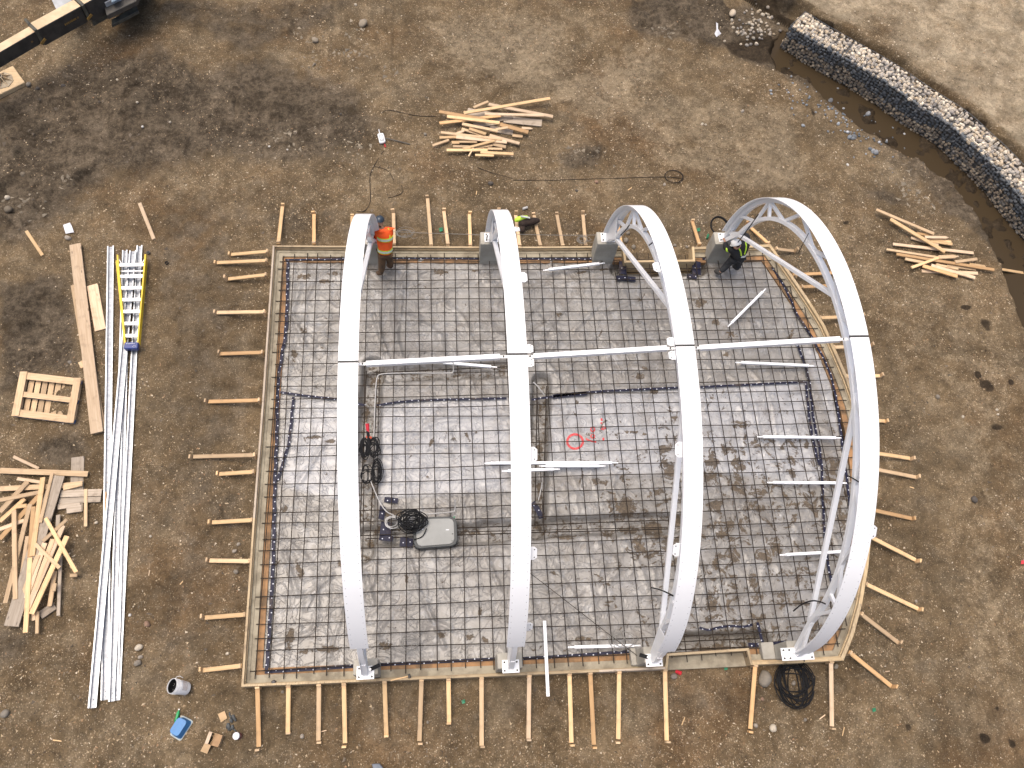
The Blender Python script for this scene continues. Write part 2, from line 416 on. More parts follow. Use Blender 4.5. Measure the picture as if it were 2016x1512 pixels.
# ------------------------------------------------------------------ gabion outline
def g4(pts): return [(1512 + x / 3, y / 3) for x, y in pts]
GB = GL(g4([(80, 265), (200, 345), (350, 430), (500, 515), (640, 600), (790, 710), (900, 780), (1010, 850), (1110, 950), (1220, 1050), (1310, 1150), (1400, 1270), (1512, 1390), (1640, 1540), (1760, 1700)]), -.1)
GH, GW = .64, .80          # top height, width of the baskets
def resample(pts, step):
    out = [Vector(pts[0])]; acc = 0
    for a, b in zip(pts[:-1], pts[1:]):
        a, b = Vector(a), Vector(b); L = (b - a).length; t = step - acc
        while t <= L:
            out.append(a + (b - a) * (t / L)); t += step
        acc = (acc + L) % step
    return out
def smooth(pts, n=2):
    pts = [Vector(p) for p in pts]
    for _ in range(n):
        q = [pts[0]]
        for a, b in zip(pts[:-1], pts[1:]): q += [a * .75 + b * .25, a * .25 + b * .75]
        pts = q + [pts[-1]]
    return pts
GBS = resample(smooth(GB), .05)
GBK = off_path(GBS, GW)     # back edge of the baskets, to the left of the run (uphill side)

# ------------------------------------------------------------------ ground
def axis(a, b, st, far):
    core = np.arange(a, b + 1e-6, st); e = []
    k = .15; p = a
    lo = []
    while p > -far: p -= k; k *= 1.45; lo.append(p)
    hi = []; k = .15; p = b
    while p < far: p += k; k *= 1.45; hi.append(p)
    return np.array(lo[::-1] + list(core) + hi)
GX = axis(-12.6, 22.0, .05, 300); GY = axis(-3.6, 21.5, .05, 300)
XX, YY = np.meshgrid(GX, GY, indexing='ij')
def blob(u, v, ru, rv=None, ang=0, z=0):
    """soft plan patch centred on a photo point, radii in metres"""
    c = G(u, v, z); rv = rv or ru; a = R_(ang)
    dx, dy = XX - c.x, YY - c.y
    p = dx * math.cos(a) + dy * math.sin(a); q = -dx * math.sin(a) + dy * math.cos(a)
    return np.exp(-((p / ru) ** 2 + (q / rv) ** 2))
def pxpoly(pts, soft):
    P = [G(u, v) for u, v in pts]; ins = inpoly(XX, YY, P)
    dd, _ = segdist(XX, YY, P + [P[0]]); sd = np.where(ins, dd, -dd)
    return sstep(-soft, soft, sd)
far = sstep(26, 18, np.abs(XX - 5)) * sstep(18, 13, np.abs(YY - 9))
dark = pxpoly([(-200, 240), (120, 150), (300, 95), (420, 150), (500, 110), (600, 150), (700, 180), (730, 240), (760, 275), (690, 295), (560, 318), (430, 300), (330, 330), (210, 345), (150, 400), (60, 470), (-200, 520)], .9)
dark = np.maximum(dark, 1.1 * blob(1148, 312, .75, .42, 12))
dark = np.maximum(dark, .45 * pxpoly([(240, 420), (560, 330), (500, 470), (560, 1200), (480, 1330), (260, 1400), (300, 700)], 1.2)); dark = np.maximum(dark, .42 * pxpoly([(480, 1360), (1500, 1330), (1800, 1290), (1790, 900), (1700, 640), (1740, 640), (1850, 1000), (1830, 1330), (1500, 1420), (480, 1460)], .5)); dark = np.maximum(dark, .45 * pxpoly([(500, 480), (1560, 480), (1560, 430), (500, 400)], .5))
dark = np.maximum(dark, .9 * pxpoly([(0, 560), (120, 540), (150, 640), (150, 740), (90, 730), (0, 780)], .35))
dark = np.maximum(dark, .8 * blob(120, 880, .8, .5)); dark = np.maximum(dark, .65 * blob(20, 1270, .6, .6))
dark = np.maximum(dark, .6 * pxpoly([(250, 0), (400, 0), (700, 0), (640, 60), (480, 110), (400, 70)], .4))
wet0 = .8 * pxpoly([(1420, 85), (1540, 60), (1560, 130), (1500, 128), (1440, 110)], .3)
dark = np.maximum(dark, .8 * pxpoly([(1230, 0), (1570, 0), (1540, 100), (1400, 95), (1330, 80), (1250, 70)], .3))
dark = np.maximum(dark, .5 * blob(1480, 340, 1.4, .5, -30)); dark = np.maximum(dark, .75 * blob(1750, 390, .8, .28, -20))
pale = np.zeros_like(XX)
pale = np.maximum(pale, .60 * pxpoly([(820, 30), (1010, 20), (1140, 30), (1130, 130), (1320, 60), (1330, 150), (1200, 260), (1060, 200), (950, 170), (860, 130)], .9))
pale = np.maximum(pale, .52 * pxpoly([(1180, 150), (1560, 200), (1640, 420), (1380, 360), (1250, 320)], .7))
pale = np.maximum(pale, .45 * blob(690, 90, .5, .8)); pale = np.maximum(pale, .5 * blob(610, 80, .4, .5))
pale = np.maximum(pale, .42 * pxpoly([(1740, 560), (2016, 640), (2016, 1512), (1850, 1512), (1880, 900)], 1.0))
gb2 = [(p.x, p.y) for p in GBS]; gb_ext = [tuple(np.array(gb2[0]) - 40 * (np.array(gb2[8]) - np.array(gb2[0])))] + gb2[::6] + [tuple(np.array(gb2[-1]) + 30 * (np.array(gb2[-1]) - np.array(gb2[-9])))]
gk2 = [(p.x, p.y) for p in GBK]; gk_ext = [tuple(np.array(gk2[0]) - 40 * (np.array(gk2[8]) - np.array(gk2[0])))] + gk2[::6] + [tuple(np.array(gk2[-1]) + 30 * (np.array(gk2[-1]) - np.array(gk2[-9])))]
dF, sF = segdist(XX, YY, gb_ext); dK, sK = segdist(XX, YY, gk_ext)
sdF = dF * -sF            # + in front of the baskets
sdK = dK * sK             # + behind them
dark = np.maximum(dark, .85 * sstep(2.0, 1.0, sdF + 1.2 * fbm(XX, YY, .5, 330, 4)) * (sdF > 0))
trn = sstep(.25, .75, .7 * fbm(XX, YY, 1.6, 320, 4) * .5 + pxpoly([(1515, 100), (1545, 50), (1590, 60), (1650, 120), (1740, 180), (1830, 250), (1870, 280), (1900, 310), (1950, 350), (2016, 420), (2200, 600), (2150, 800), (2016, 640), (1972, 525), (1945, 463), (1919, 410), (1872, 363), (1845, 340), (1805, 311), (1779, 300), (1745, 277), (1692, 247), (1640, 200), (1590, 156), (1530, 136)], .22))
wet_shade = np.maximum(trn * 1.0, wet0)
wob = fbm(XX, YY, .9, 60, 4)
plateau = sstep(.16, .42, sdK + .25 * fbm(XX, YY, 1.6, 61, 4))
pale = np.maximum(pale, plateau * (.92 + 1.3 * fbm(XX, YY, .35, 62, 5)) * sstep(.1, .9, sdK))
wet_shade = np.maximum(wet_shade, .8 * sstep(-.05, .03, sdK) * sstep(.34, .16, sdK + .3 * wob))  # shade of the crevice behind the baskets, painted through this mask
for (u, v, r, r2) in [(1940, 640, .2, .24), (1940, 760, .26, .22), (1900, 605, .22, .08), (1668, 437, .16, .1), (1925, 738, .1, .12), (1990, 750, .1, .14), (1940, 690, .05, .05), (1993, 1250, .14, .12), (1965, 1395, .1, .08), (1935, 1455, .16, .14), (1995, 1465, .12, .16), (1790, 1435, .1, .12), (1960, 840, .2, .12), (1600, 220, .1, .3)]:
    wet_shade = np.maximum(wet_shade, .85 * blob(u, v, r * .95, r2 * .95) * (1 + 1.1 * fbm(XX, YY, 5, 300, 3)))
HH = .035 * fbm(XX, YY, .35, 1, 3) + .040 * fbm(XX, YY, 1.3, 5, 4) + .034 * fbm(XX, YY, 4.5, 9, 3) + .05 * np.maximum(0, fbm(XX, YY, 2.2, 310, 4) - .22)
rid = np.abs(fbm(XX, YY, 1.4, 20, 5)); clod = sstep(.0, .45, fbm(XX, YY, 1.9, 26, 6))
dk = np.clip(dark, 0, 1)
HH += dk * (.22 * rid + .13 * clod + .05 * np.abs(fbm(XX, YY, 4.2, 29, 3)) - .05) + .06 * blob(1148, 305, .7, .3, 12) * (1 + 2 * fbm(XX, YY, 4, 33, 3))
for (u, v, r, h) in [(20, 430, .3, .16), (60, 400, .3, .14), (140, 345, .3, .15), (100, 385, .25, .12), (170, 340, .25, .12), (712, 48, .28, .1), (620, 78, .18, .09), (700, 70, .2, .07), (610, 125, .25, .06), (60, 350, .3, .1)]:
    HH += h * blob(u, v, r, r * .8) * (1 + 1.3 * fbm(XX, YY, 5, 41, 3))
def groove(pts, w, dep):
    P = [G(u, v) for u, v in pts]; dd, _ = segdist(XX, YY, P); return -dep * np.exp(-(dd / w) ** 2)
HH += groove([(778, -20), (777, 60), (774, 125)], .05, .06) + groove([(660, 0), (657, 60), (653, 125)], .06, .05)
HH += groove([(750, 5), (800, 25), (860, 55), (900, 75)], .12, .05) + groove([(1140, 15), (1160, 60), (1175, 90)], .08, .04) + groove([(468, 190), (462, 235)], .05, .08) + groove([(455, 130), (485, 180)], .1, .05)
HH += .22 * np.exp(-(segdist(XX, YY, [G(150, 545), G(145, 640), G(160, 730), G(100, 860)])[0] / .5) ** 2) * .25
HH -= .05 * blob(130, 640, .4, .8) + .1 * blob(110, 900, .6, .4)
HH += -.30 * trn + .06 * trn * fbm(XX, YY, 2, 70, 3)
HH = np.where(sdK > 0, HH * (1 - plateau) + plateau * (.60 + .5 * HH + .05 * fbm(XX, YY, .8, 71, 4)), HH)
inwall = (sdF < .02) & (sdK < .02)
HH = np.where(inwall, np.minimum(HH, -.2), HH); HH = np.where((sdK > 0) & (plateau < .5), np.minimum(HH, .25), HH)
HH *= far
for a_, b_ in (((219, 480), (208, 1385)), ((276, 480), (231, 1385)), ((263, 490), (183, 1400)), ((148, 481), (195, 852))):
    HH = HH * sstep(.12, .5, segdist(XX, YY, [G(*a_), G(*b_)])[0])
# flat against the form boards, cut away below the slab
dO, _ = segdist(XX, YY, OUTER + [OUTER[0]]); insl = inpoly(XX, YY, OUTER)
nb, ntp = inpoly(XX, YY, NB), inpoly(XX, YY, NT_)
HH = np.where(~insl, HH * sstep(0, .5, dO) - .0, HH)
HH = np.where(insl & (dO > .12) & ~nb & ~ntp, -.75, np.where(insl, np.minimum(HH, 0), HH))
HH = np.where(insl & (nb | ntp), .01 + .02 * fbm(XX, YY, 5, 80, 3), HH)
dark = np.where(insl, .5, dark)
nx, ny = XX.shape
idx = np.arange(nx * ny).reshape(nx, ny)
quads = np.stack([idx[:-1, :-1], idx[1:, :-1], idx[1:, 1:], idx[:-1, 1:]], -1).reshape(-1, 4)
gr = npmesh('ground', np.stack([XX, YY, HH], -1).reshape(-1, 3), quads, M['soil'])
vcol(gr.data, 'mask', np.stack([dark * far, pale * far, wet_shade], -1).reshape(-1, 3)); tag(gr, kind='structure')
def bil(A, x, y):
    x = np.asarray(x, float); y = np.asarray(y, float)
    i = np.clip(np.searchsorted(GX, x) - 1, 0, nx - 2); j = np.clip(np.searchsorted(GY, y) - 1, 0, ny - 2)
    fx = (x - GX[i]) / (GX[i + 1] - GX[i]); fy = (y - GY[j]) / (GY[j + 1] - GY[j])
    return (A[i, j] * (1 - fx) + A[i + 1, j] * fx) * (1 - fy) + (A[i, j + 1] * (1 - fx) + A[i + 1, j + 1] * fx) * fy
def gh(x, y): return float(bil(HH, x, y))
def GG(u, v, dz=0.0):
    """photo point -> place on the actual ground"""
    z = 0.0
    for _ in range(4): p = G(u, v, z); z = gh(p.x, p.y)
    return Vector((p.x, p.y, z + dz))

# loose gravel chips on top of the soil: uncountable
OCT = np.array([(1, 0, 0), (-.5, .87, 0), (-.5, -.87, 0), (.1, .1, .8)], float); OCTF = np.array([(0, 1, 3), (1, 2, 3), (2, 0, 3)])
def scatter(name, x, y, z, s, cols, mat, flat=.7):
    n = len(x); a = rng.random(n) * 6.283; el = rng.uniform(.6, 1.5, n)
    V = OCT[None] * np.stack([s * el, s / el, s * flat * rng.uniform(.5, 1.2, n)], 1)[:, None, :]
    V = V + rng.normal(0, .22, V.shape) * s[:, None, None] * np.array([1, 1, .3])
    ca, sa = np.cos(a)[:, None], np.sin(a)[:, None]
    Vx = V[..., 0] * ca - V[..., 1] * sa; Vy = V[..., 0] * sa + V[..., 1] * ca
    P = np.stack([Vx + x[:, None], Vy + y[:, None], V[..., 2] + z[:, None]], -1).reshape(-1, 3)
    Fc = (OCTF[None] + 4 * np.arange(n)[:, None, None]).reshape(-1, 3)
    o = npmesh(name, P, Fc, mat, smooth=False); vcol(o.data, 'tint', np.repeat(cols, 4, 0)); return o
n = 190000
cx = rng.uniform(-12, 21.5, n); cy = rng.uniform(-3.2, 21, n)
dens = .55 + 1.1 * fbm(cx, cy, .45, 90, 3) + .5 * fbm(cx, cy, 2.5, 91, 3)
dens -= .55 * np.clip(bil(dark, cx, cy), 0, 1) + 1.1 * np.clip(bil(wet_shade, cx, cy), 0, 1) + .35 * np.clip(bil(pale, cx, cy), 0, 1)
inwl = (bil(sdF, cx, cy) < .05) & (bil(sdK, cx, cy) < .25)
ok = (rng.random(n) < dens) & ~inpoly(cx, cy, OUTER) & ~inwl
cx, cy = cx[ok], cy[ok]; k = len(cx)
sz = .008 + .024 * rng.random(k) ** 2.8
pal = np.array([(.40, .31, .20), (.31, .225, .135), (.22, .16, .10), (.17, .135, .095), (.52, .44, .33), (.25, .15, .08), (.050, .036, .022)])
cols = pal[rng.choice(7, k, p=[.17, .2, .2, .13, .09, .09, .12])] * rng.uniform(.8, 1.15, (k, 1))
ch = scatter('gravel', cx, cy, bil(HH, cx, cy), sz, cols, M['chips']); tag(ch, 'loose pale gravel chips strewn over the brown dirt', 'gravel', kind='stuff')
# clods of dug clay
n = 60000; cx = rng.uniform(-12, 21, n); cy = rng.uniform(-3, 21, n)
ok = (rng.random(n) < (.22 + .6 * np.clip(bil(dark, cx, cy), 0, 1)) * (.3 + 1.3 * fbm(cx, cy, .8, 95, 3))) & (bil(wet_shade, cx, cy) < .4) & (bil(sdK, cx, cy) < .1) & ~inpoly(cx, cy, OUTER)
cx, cy = cx[ok], cy[ok]; k = len(cx); sz = .010 + .045 * rng.random(k) ** 5 + np.clip(bil(dark, cx, cy) - .5, 0, 1) * .11 * rng.random(k) ** 9
cols = np.array([(.108, .085, .060)]) * rng.uniform(.55, 1.45, (k, 1))
o = scatter('soil_clods', cx, cy, bil(HH, cx, cy) - .004, sz, cols, M['chips'], .6); tag(o, 'dark clay clods lying in the churned up soil', 'clods', kind='stuff')
lx, ly, ls = [], [], []
for (u, v, r, m_) in ((708, 55, .45, 40), (695, 110, .6, 70), (610, 125, .45, 50), (770, 140, .35, 35), (620, 80, .3, 25), (590, 60, .4, 25), (40, 400, .8, 60), (130, 350, .6, 40), (1170, 300, .5, 45), (1310, 62, .5, 50), (1770, 360, .9, 90), (1810, 400, .7, 60), (560, 270, .8, 60), (700, 290, .4, 40), (1130, 300, .4, 30)):
    c = GG(u, v); lx += list(rng.normal(c.x, r * .5, m_)); ly += list(rng.normal(c.y, r * .4, m_)); ls += list(.015 + .075 * rng.random(m_) ** 4)
lx, ly, ls = np.array(lx), np.array(ly), np.array(ls); cols = np.array([(.185, .155, .112)]) * rng.uniform(.6, 1.35, (len(lx), 1))
o = scatter('clay_lumps', lx, ly, bil(HH, lx, ly) - .004, ls, cols, M['chips'], .6); tag(o, 'pale cracked clay lumps heaped on the dirt', 'lumps', kind='stuff')
# still water in the ditch
zw = -.235
wp = GL([(1430, 80), (1545, 40), (1610, 60), (1840, 240), (1920, 310), (2300, 600), (2300, 1000), (2016, 700), (1940, 480), (1870, 380), (1740, 290), (1640, 215), (1590, 165), (1500, 150), (1430, 125)], zw)
ma, t, b = nodes('muddy_water'); b.inputs['Base Color'].default_value = (.048, .034, .019, 1); b.inputs['Roughness'].default_value = .3; b.inputs['Specular IOR Level'].default_value = .1
kk = N(t); kk.l(kk.bump(kk.noise(kk.obj(), 3, 3), .06, .02), b.inputs['Normal'])
o = MB().add(wp, [tuple(range(len(wp)))]).build('water', ma); tag(o, kind='structure')

# ------------------------------------------------------------------ formwork boards
fw = empty('formwork', (0, 0, 0), 'timber formwork of boards on edge around the slab', 'formwork')
def boards(path, thick, mats, z0=-.02, z1=ZF, per=2):
    inn = off_path(path, thick); i = 0
    while i < len(path) - 1:
        j = min(i + per, len(path) - 1); mb = MB()
        for q in range(i, j):
            a, b2, c, e = path[q], path[q + 1], inn[q + 1], inn[q]
            dz = .0015 * (q % 2)
            mb.prism([(a.x, a.y, z0), (b2.x, b2.y, z0), (c.x, c.y, z0), (e.x, e.y, z0)], (0, 0, z1 - z0 + dz))
        e_ = path[j] - path[i]; mn = mats[(i // per) % len(mats)]; mb.build('form_board', M[mn + 'y'] if abs(e_.y) > abs(e_.x) else M[mn], fw); i = j
boards(PATH_A, .042, ['form', 'form', 'grey'])
boards(PATH_B, .075, ['formtan', 'form'])
boards(NOTCH_BOT, .05, ['form'], -.4, ZF + .004, 1); boards(NOTCH_TOP, .06, ['formtan'], -.4, ZF + .004, 1)
# inner ledger strips nailed below the top edge
for path, dd in ((PATH_A, .042), (PATH_B, .075)):
    a1, a2 = off_path(path, dd), off_path(path, dd + .022)
    mb = MB()
    for q in range(len(path) - 1):
        mb.prism([(a1[q].x, a1[q].y, .2), (a1[q + 1].x, a1[q + 1].y, .2), (a2[q + 1].x, a2[q + 1].y, .2), (a2[q].x, a2[q].y, .2)], (0, 0, .075))
    mb.build('ledger_strip', M['form'], fw)

# ------------------------------------------------------------------ concrete edge beam and plywood strip
cb = empty('edge_beam', (0, 0, 0), 'rough concrete edge beam just inside the timber formwork', 'foundation')
psx = empty('plywood_strip', (0, 0, 0), 'stained orange plywood strip between the concrete edge and the plastic', 'plywood')
for path, dd in ((PATH_A, .064), (PATH_B, .097)):
    pth = path
    a1, a2, a3 = off_path(pth, dd), off_path(pth, .225), off_path(pth, .36)
    for nm, lo, hi, z0, z1, mt, par in (('concrete_run', a1, a2, -.6, .20, 'concrete', cb), ('strip_board', a2, a3, .02, .15, 'ply', psx)):
        mb = MB()
        for q in range(len(pth) - 1):
            mb.prism([(lo[q].x, lo[q].y, z0), (lo[q + 1].x, lo[q + 1].y, z0), (hi[q + 1].x, hi[q + 1].y, z0), (hi[q].x, hi[q].y, z0)], (0, 0, z1 - z0))
        mb.build(nm, M[mt], par)
    b1, b2 = off_path(pth, .125), off_path(pth, .135); mb = MB()   # trowelled step along the beam
    for q in range(len(pth) - 1):
        mb.prism([(a1[q].x, a1[q].y, .2), (a1[q + 1].x, a1[q + 1].y, .2), (b1[q + 1].x, b1[q + 1].y, .2), (b1[q].x, b1[q].y, .2)], (0, 0, .018))
    mb.build('beam_step', M['concrete'], cb)
ip = off_path([NOTCH_BOT[0], NOTCH_BOT[1], NOTCH_BOT[2], NOTCH_BOT[3]], -.01)
o = MB().prism([(p.x, p.y, -.1) for p in ip], (0, 0, .19)).build('concrete_ledge', M['concrete'])
tag(o, 'bare concrete ledge inside the formwork recess on the near edge', 'ledge')

# ------------------------------------------------------------------ plastic sheeting
def dips(x, y):
    z = np.zeros_like(x)
    for pts, hw, dep in (([(733, 722), (725, 900), (714, 1085)], .17, .30), ([(1066, 752), (1060, 900), (1056, 1035)], .15, .28),
                         ([(716, 1052), (900, 1052), (1130, 1035), (1330, 1030)], .15, .20), ([(735, 737), (860, 732), (1000, 725)], .12, .16),
                         ([(1218, 527), (1378, 525)], .13, .34), ([(1330, 1268), (1500, 1262)], .14, .36)):
        P = [G(u, v, .12) for u, v in pts]; dd, _ = segdist(x, y, P)
        z -= dep * sstep(hw + .13, hw, dd + .05 * fbm(x, y, 2.2, 120, 3))
    return z
def folds(x, y):
    a = fbm(x, y, .5, 130, 2) * 3.0
    f1 = 1 - np.abs(2 * (((x * .9 + y * .35 + a) * .9) % 1) - 1)
    am = sstep(.0, .45, fbm(x, y, .55, 133, 3) + .1)
    z = .040 * am * sstep(.78, 1, f1)
    b = fbm(x, y, .8, 136, 3) * 2.2
    f2 = 1 - np.abs(2 * (((y * 1.3 - x * .5 + b)) % 1) - 1)
    z += .03 * sstep(.0, .35, fbm(x, y, .7, 139, 3)) * sstep(.82, 1, f2)
    z += .03 * np.maximum(0, .09 - np.abs(fbm(x, y, 1.2, 142, 4))) / .09 * sstep(-.1, .3, fbm(x, y, .4, 147, 2))
    return z + .012 * fbm(x, y, 2.0, 150, 2)
def ridge(x, y, pts, w, h):
    P = [G(u, v, .12) for u, v in pts]; dd, _ = segdist(x, y, P); return h * np.exp(-(dd / w) ** 2)
def zp(x, y):
    x = np.asarray(x, float); y = np.asarray(y, float); z = .10 + dips(x, y) + folds(x, y)
    for pts, w, h in (([(806, 1100), (825, 1160), (850, 1215), (875, 1275)], .035, .05), ([(800, 1010), (1000, 960)], .1, -.01), ([(560, 690), (900, 690), (1040, 650)], .04, .03),
                      ([(1080, 1100), (1130, 1170)], .03, .03), ([(770, 590), (775, 640), (790, 700)], .05, .06), ([(735, 620), (760, 690)], .05, .05), ([(590, 560), (575, 620), (600, 680)], .06, .05),
                      ([(1130, 650), (1180, 600)], .05, .05), ([(1070, 660), (1110, 610)], .05, .04), ([(560, 1085), (585, 1170)], .05, .05), ([(720, 1130), (735, 1190)], .05, .06), ([(560, 1170), (700, 1165)], .04, .03),
                      ([(640, 1130), (600, 1200)], .04, .04), ([(760, 880), (860, 830), (1000, 820)], .06, .03), ([(640, 870), (590, 950)], .05, .04), ([(1400, 740), (1500, 700)], .05, .03), ([(745, 600), (748, 660), (765, 705)], .03, .06), ([(792, 560), (788, 620), (776, 690)], .03, .06), ([(598, 600), (622, 545), (665, 520)], .04, .05), ([(580, 640), (640, 690)], .03, .04), ([(690, 1015), (790, 1000)], .03, .04), ([(740, 1100), (735, 1150), (705, 1185)], .03, .05), ([(600, 1185), (655, 1130)], .03, .05), ([(1048, 1190), (1075, 1235)], .03, .04), ([(1020, 640), (1070, 590)], .03, .05), ([(850, 1090), (870, 1120), (910, 1090)], .03, .04), ([(960, 1100), (985, 1160)], .03, .05), ([(1110, 560), (1200, 540)], .03, .03)):
        z = z + ridge(x, y, pts, w, h)
    return np.minimum(z, .185)
px = np.arange(-2.65, 11.2, .035); py = np.arange(-.1, 10.6, .035)
PX_, PY_ = np.meshgrid(px, py, indexing='ij'); PZ_ = zp(PX_, PY_)
INN = off_path(OUTER, .24, True)
keep = inpoly(PX_, PY_, INN) & ~inpoly(PX_, PY_, expand(NOTCH_TOP, .0)) & ~inpoly(PX_, PY_, expand(NOTCH_BOT, .0))
XX0, YY0 = XX, YY
XX, YY = PX_, PY_          # let the patch helpers paint on this grid
def bl(u, v, a, b2=None, ang=0): return blob(u, v, a, b2, ang, .12)
top = np.zeros_like(PX_)
for pl_ in ([(578, 785), (710, 800), (712, 1000), (560, 960), (550, 905)], [(742, 800), (1000, 788), (1000, 968), (745, 985)], [(1085, 785), (1585, 755), (1612, 905), (1625, 960), (1400, 930), (1140, 940), (1080, 930)]):
    top = np.maximum(top, pxpoly(pl_, .08))
top = np.maximum(top, .8 * pxpoly([(1625, 700), (1600, 690), (1575, 690), (1620, 800), (1650, 880)], .06))
top = np.clip(top, 0, 1) * .9
mud = np.zeros_like(PX_)
for (u, v, a, b2, g) in [(600, 543, .32, .1, 20), (660, 538, .25, .1, 0), (640, 553, .3, .07, 0), (868, 535, .3, .12, 0), (935, 533, .15, .05, 0), (598, 650, .12, .12, 0), (580, 700, .12, .2, 0), (620, 860, .3, .07, 5), (650, 868, .12, .1, 0), (560, 1000, .1, .14, 0),
                        (570, 1255, .14, .3, 0), (640, 1278, .35, .09, 0), (600, 1283, .2, .07, 0), (850, 870, .06, .2, -20), (870, 1250, .14, .1, 0), (925, 1255, .12, .1, 0), (955, 1260, .12, .1, 0), (945, 1205, .05, .14, 0), (760, 1270, .16, .12, 0), (920, 860, .05, .22, 25), (940, 850, .16, .04, 20),
                        (1150, 535, .3, .06, 5), (1190, 530, .2, .05, 0), (1260, 590, .1, .1, 0), (1100, 620, .12, .1, 0), (1180, 660, .05, .2, -30), (1250, 690, .12, .14, 0), (1260, 740, .16, .1, 0), (1268, 725, .2, .06, -15), (1380, 595, .25, .22, 0), (1410, 635, .2, .1, 0), (1440, 660, .2, .15, 0), (1430, 700, .1, .1, 0), (1555, 660, .1, .25, -30),
                        (1135, 790, .05, .12, 20), (1290, 770, .14, .08, 0), (1240, 850, .25, .06, 0), (1270, 855, .1, .05, 0), (1330, 820, .12, .1, 0), (1230, 1000, .45, .35, 0), (1290, 1040, .35, .35, 30), (1180, 950, .3, .12, 0), (1320, 930, .2, .2, 0), (1260, 1080, .2, .3, 40), (1200, 1050, .2, .2, 0),
                        (1180, 1135, .3, .03, -30), (1195, 1150, .3, .03, -25), (1145, 1257, .28, .07, 0), (1500, 1000, .25, .12, 0), (1530, 1080, .2, .3, 0), (1420, 1050, .15, .2, 0), (1560, 930, .2, .16, 0), (1460, 920, .15, .1, 0), (1480, 1150, .12, .2, 0), (1410, 1110, .14, .2, 0), (1570, 1140, .12, .2, 0), (1400, 1180, .1, .2, 0), (1540, 1170, .2, .1, 0),
                        (740, 735, .3, .12, 0), (720, 800, .12, .4, 0), (735, 960, .1, .3, 0), (1075, 790, .08, .2, 0), (1065, 880, .12, .5, 0), (1065, 960, .12, .3, 0), (1110, 1055, .5, .1, 0), (900, 735, .4, .05, 0), (770, 1010, .4, .12, 0), (1250, 1040, .5, .1, 0), (745, 1040, .3, .14, 0), (1300, 530, .5, .14, 0), (1410, 1272, .6, .14, 0), (590, 1120, .08, .25, 20), (800, 1140, .05, .2, 0), (670, 1110, .1, .1, 0), (1580, 600, .08, .1, 0)]:
    mud = np.maximum(mud, bl(u, v, a * 1.05, b2 * 1.05, g))
mud = np.maximum(mud, .55 * sstep(.02, .12, -dips(PX_, PY_)))
dirt = .2 + .7 * sstep(3.6, 7, PX_ + .8 * fbm(PX_, PY_, .4, 160, 3)) * sstep(6.5, 4.5, PY_) + .2 * fbm(PX_, PY_, .5, 163, 3)
XX, YY = XX0, YY0
nx2, ny2 = PX_.shape; idx = np.arange(nx2 * ny2).reshape(nx2, ny2)
kq = keep[:-1, :-1] & keep[1:, :-1] & keep[1:, 1:] & keep[:-1, 1:]
q = np.stack([idx[:-1, :-1], idx[1:, :-1], idx[1:, 1:], idx[:-1, 1:]], -1)[kq]
sheet = npmesh('plastic_sheet', np.stack([PX_, PY_, PZ_], -1).reshape(-1, 3), q, M['plastic'])
vcol(sheet.data, 'mask', np.stack([top, mud, dirt], -1).reshape(-1, 3))
bm = bmesh.new(); bm.from_mesh(sheet.data)
bmesh.ops.delete(bm, geom=[v for v in bm.verts if not v.link_faces], context='VERTS'); bm.to_mesh(sheet.data); bm.free()
tag(sheet, 'wrinkled grey plastic sheet with mud stains under the rebar mat', 'plastic sheet')

# ------------------------------------------------------------------ ribbons with metre UVs (tape, arch plates)
def ribbon(name, P, SV, NV, w, t, mat, parent=None, u0=0.0, loc=None):
    """flat bar along points P; SV side vectors, NV normals; full width w, thickness t (below the surface)"""
    n = len(P); vs = []; us = []
    u = u0
    for i in range(n):
        if i: u += (P[i] - P[i - 1]).length
        us.append(u); s, nn = SV[i] * (w / 2), NV[i] * t
        vs += [P[i] - s, P[i] + s, P[i] + s - nn, P[i] - s - nn]
    fs = []
    for i in range(n - 1):
        a, b2 = 4 * i, 4 * i + 4
        fs += [(a, a + 1, b2 + 1, b2), (a + 1, a + 2, b2 + 2, b2 + 1), (a + 2, a + 3, b2 + 3, b2 + 2), (a + 3, a, b2, b2 + 3)]
    fs += [(3, 2, 1, 0), (4 * n - 4, 4 * n - 3, 4 * n - 2, 4 * n - 1)]
    me = bpy.data.meshes.new(name)
    loc = Vector(loc) if loc is not None else (WL[parent] if parent is not None else Vector((0, 0, 0)))
    me.from_pydata([tuple(v - loc) for v in vs], [], fs); me.materials.append(mat)
    uv = me.uv_layers.new(name='UVMap')
    sgn = (-1, 1, 1, -1)
    for l in me.loops:
        k = l.vertex_index; uv.data[l.index].uv = (us[k // 4], sgn[k % 4] * w / 2)
    bm = bmesh.new(); bm.from_mesh(me); bmesh.ops.recalc_face_normals(bm, faces=bm.faces); bm.to_mesh(me); bm.free()
    me.polygons.foreach_set('use_smooth', [True] * len(me.polygons)); me.set_sharp_from_angle(angle=R_(40))
    o = bpy.data.objects.new(name, me); COL.objects.link(o); WL[o] = loc
    if parent is not None: o.parent = parent; o.location = loc - WL[parent]
    else: o.location = loc
    return o
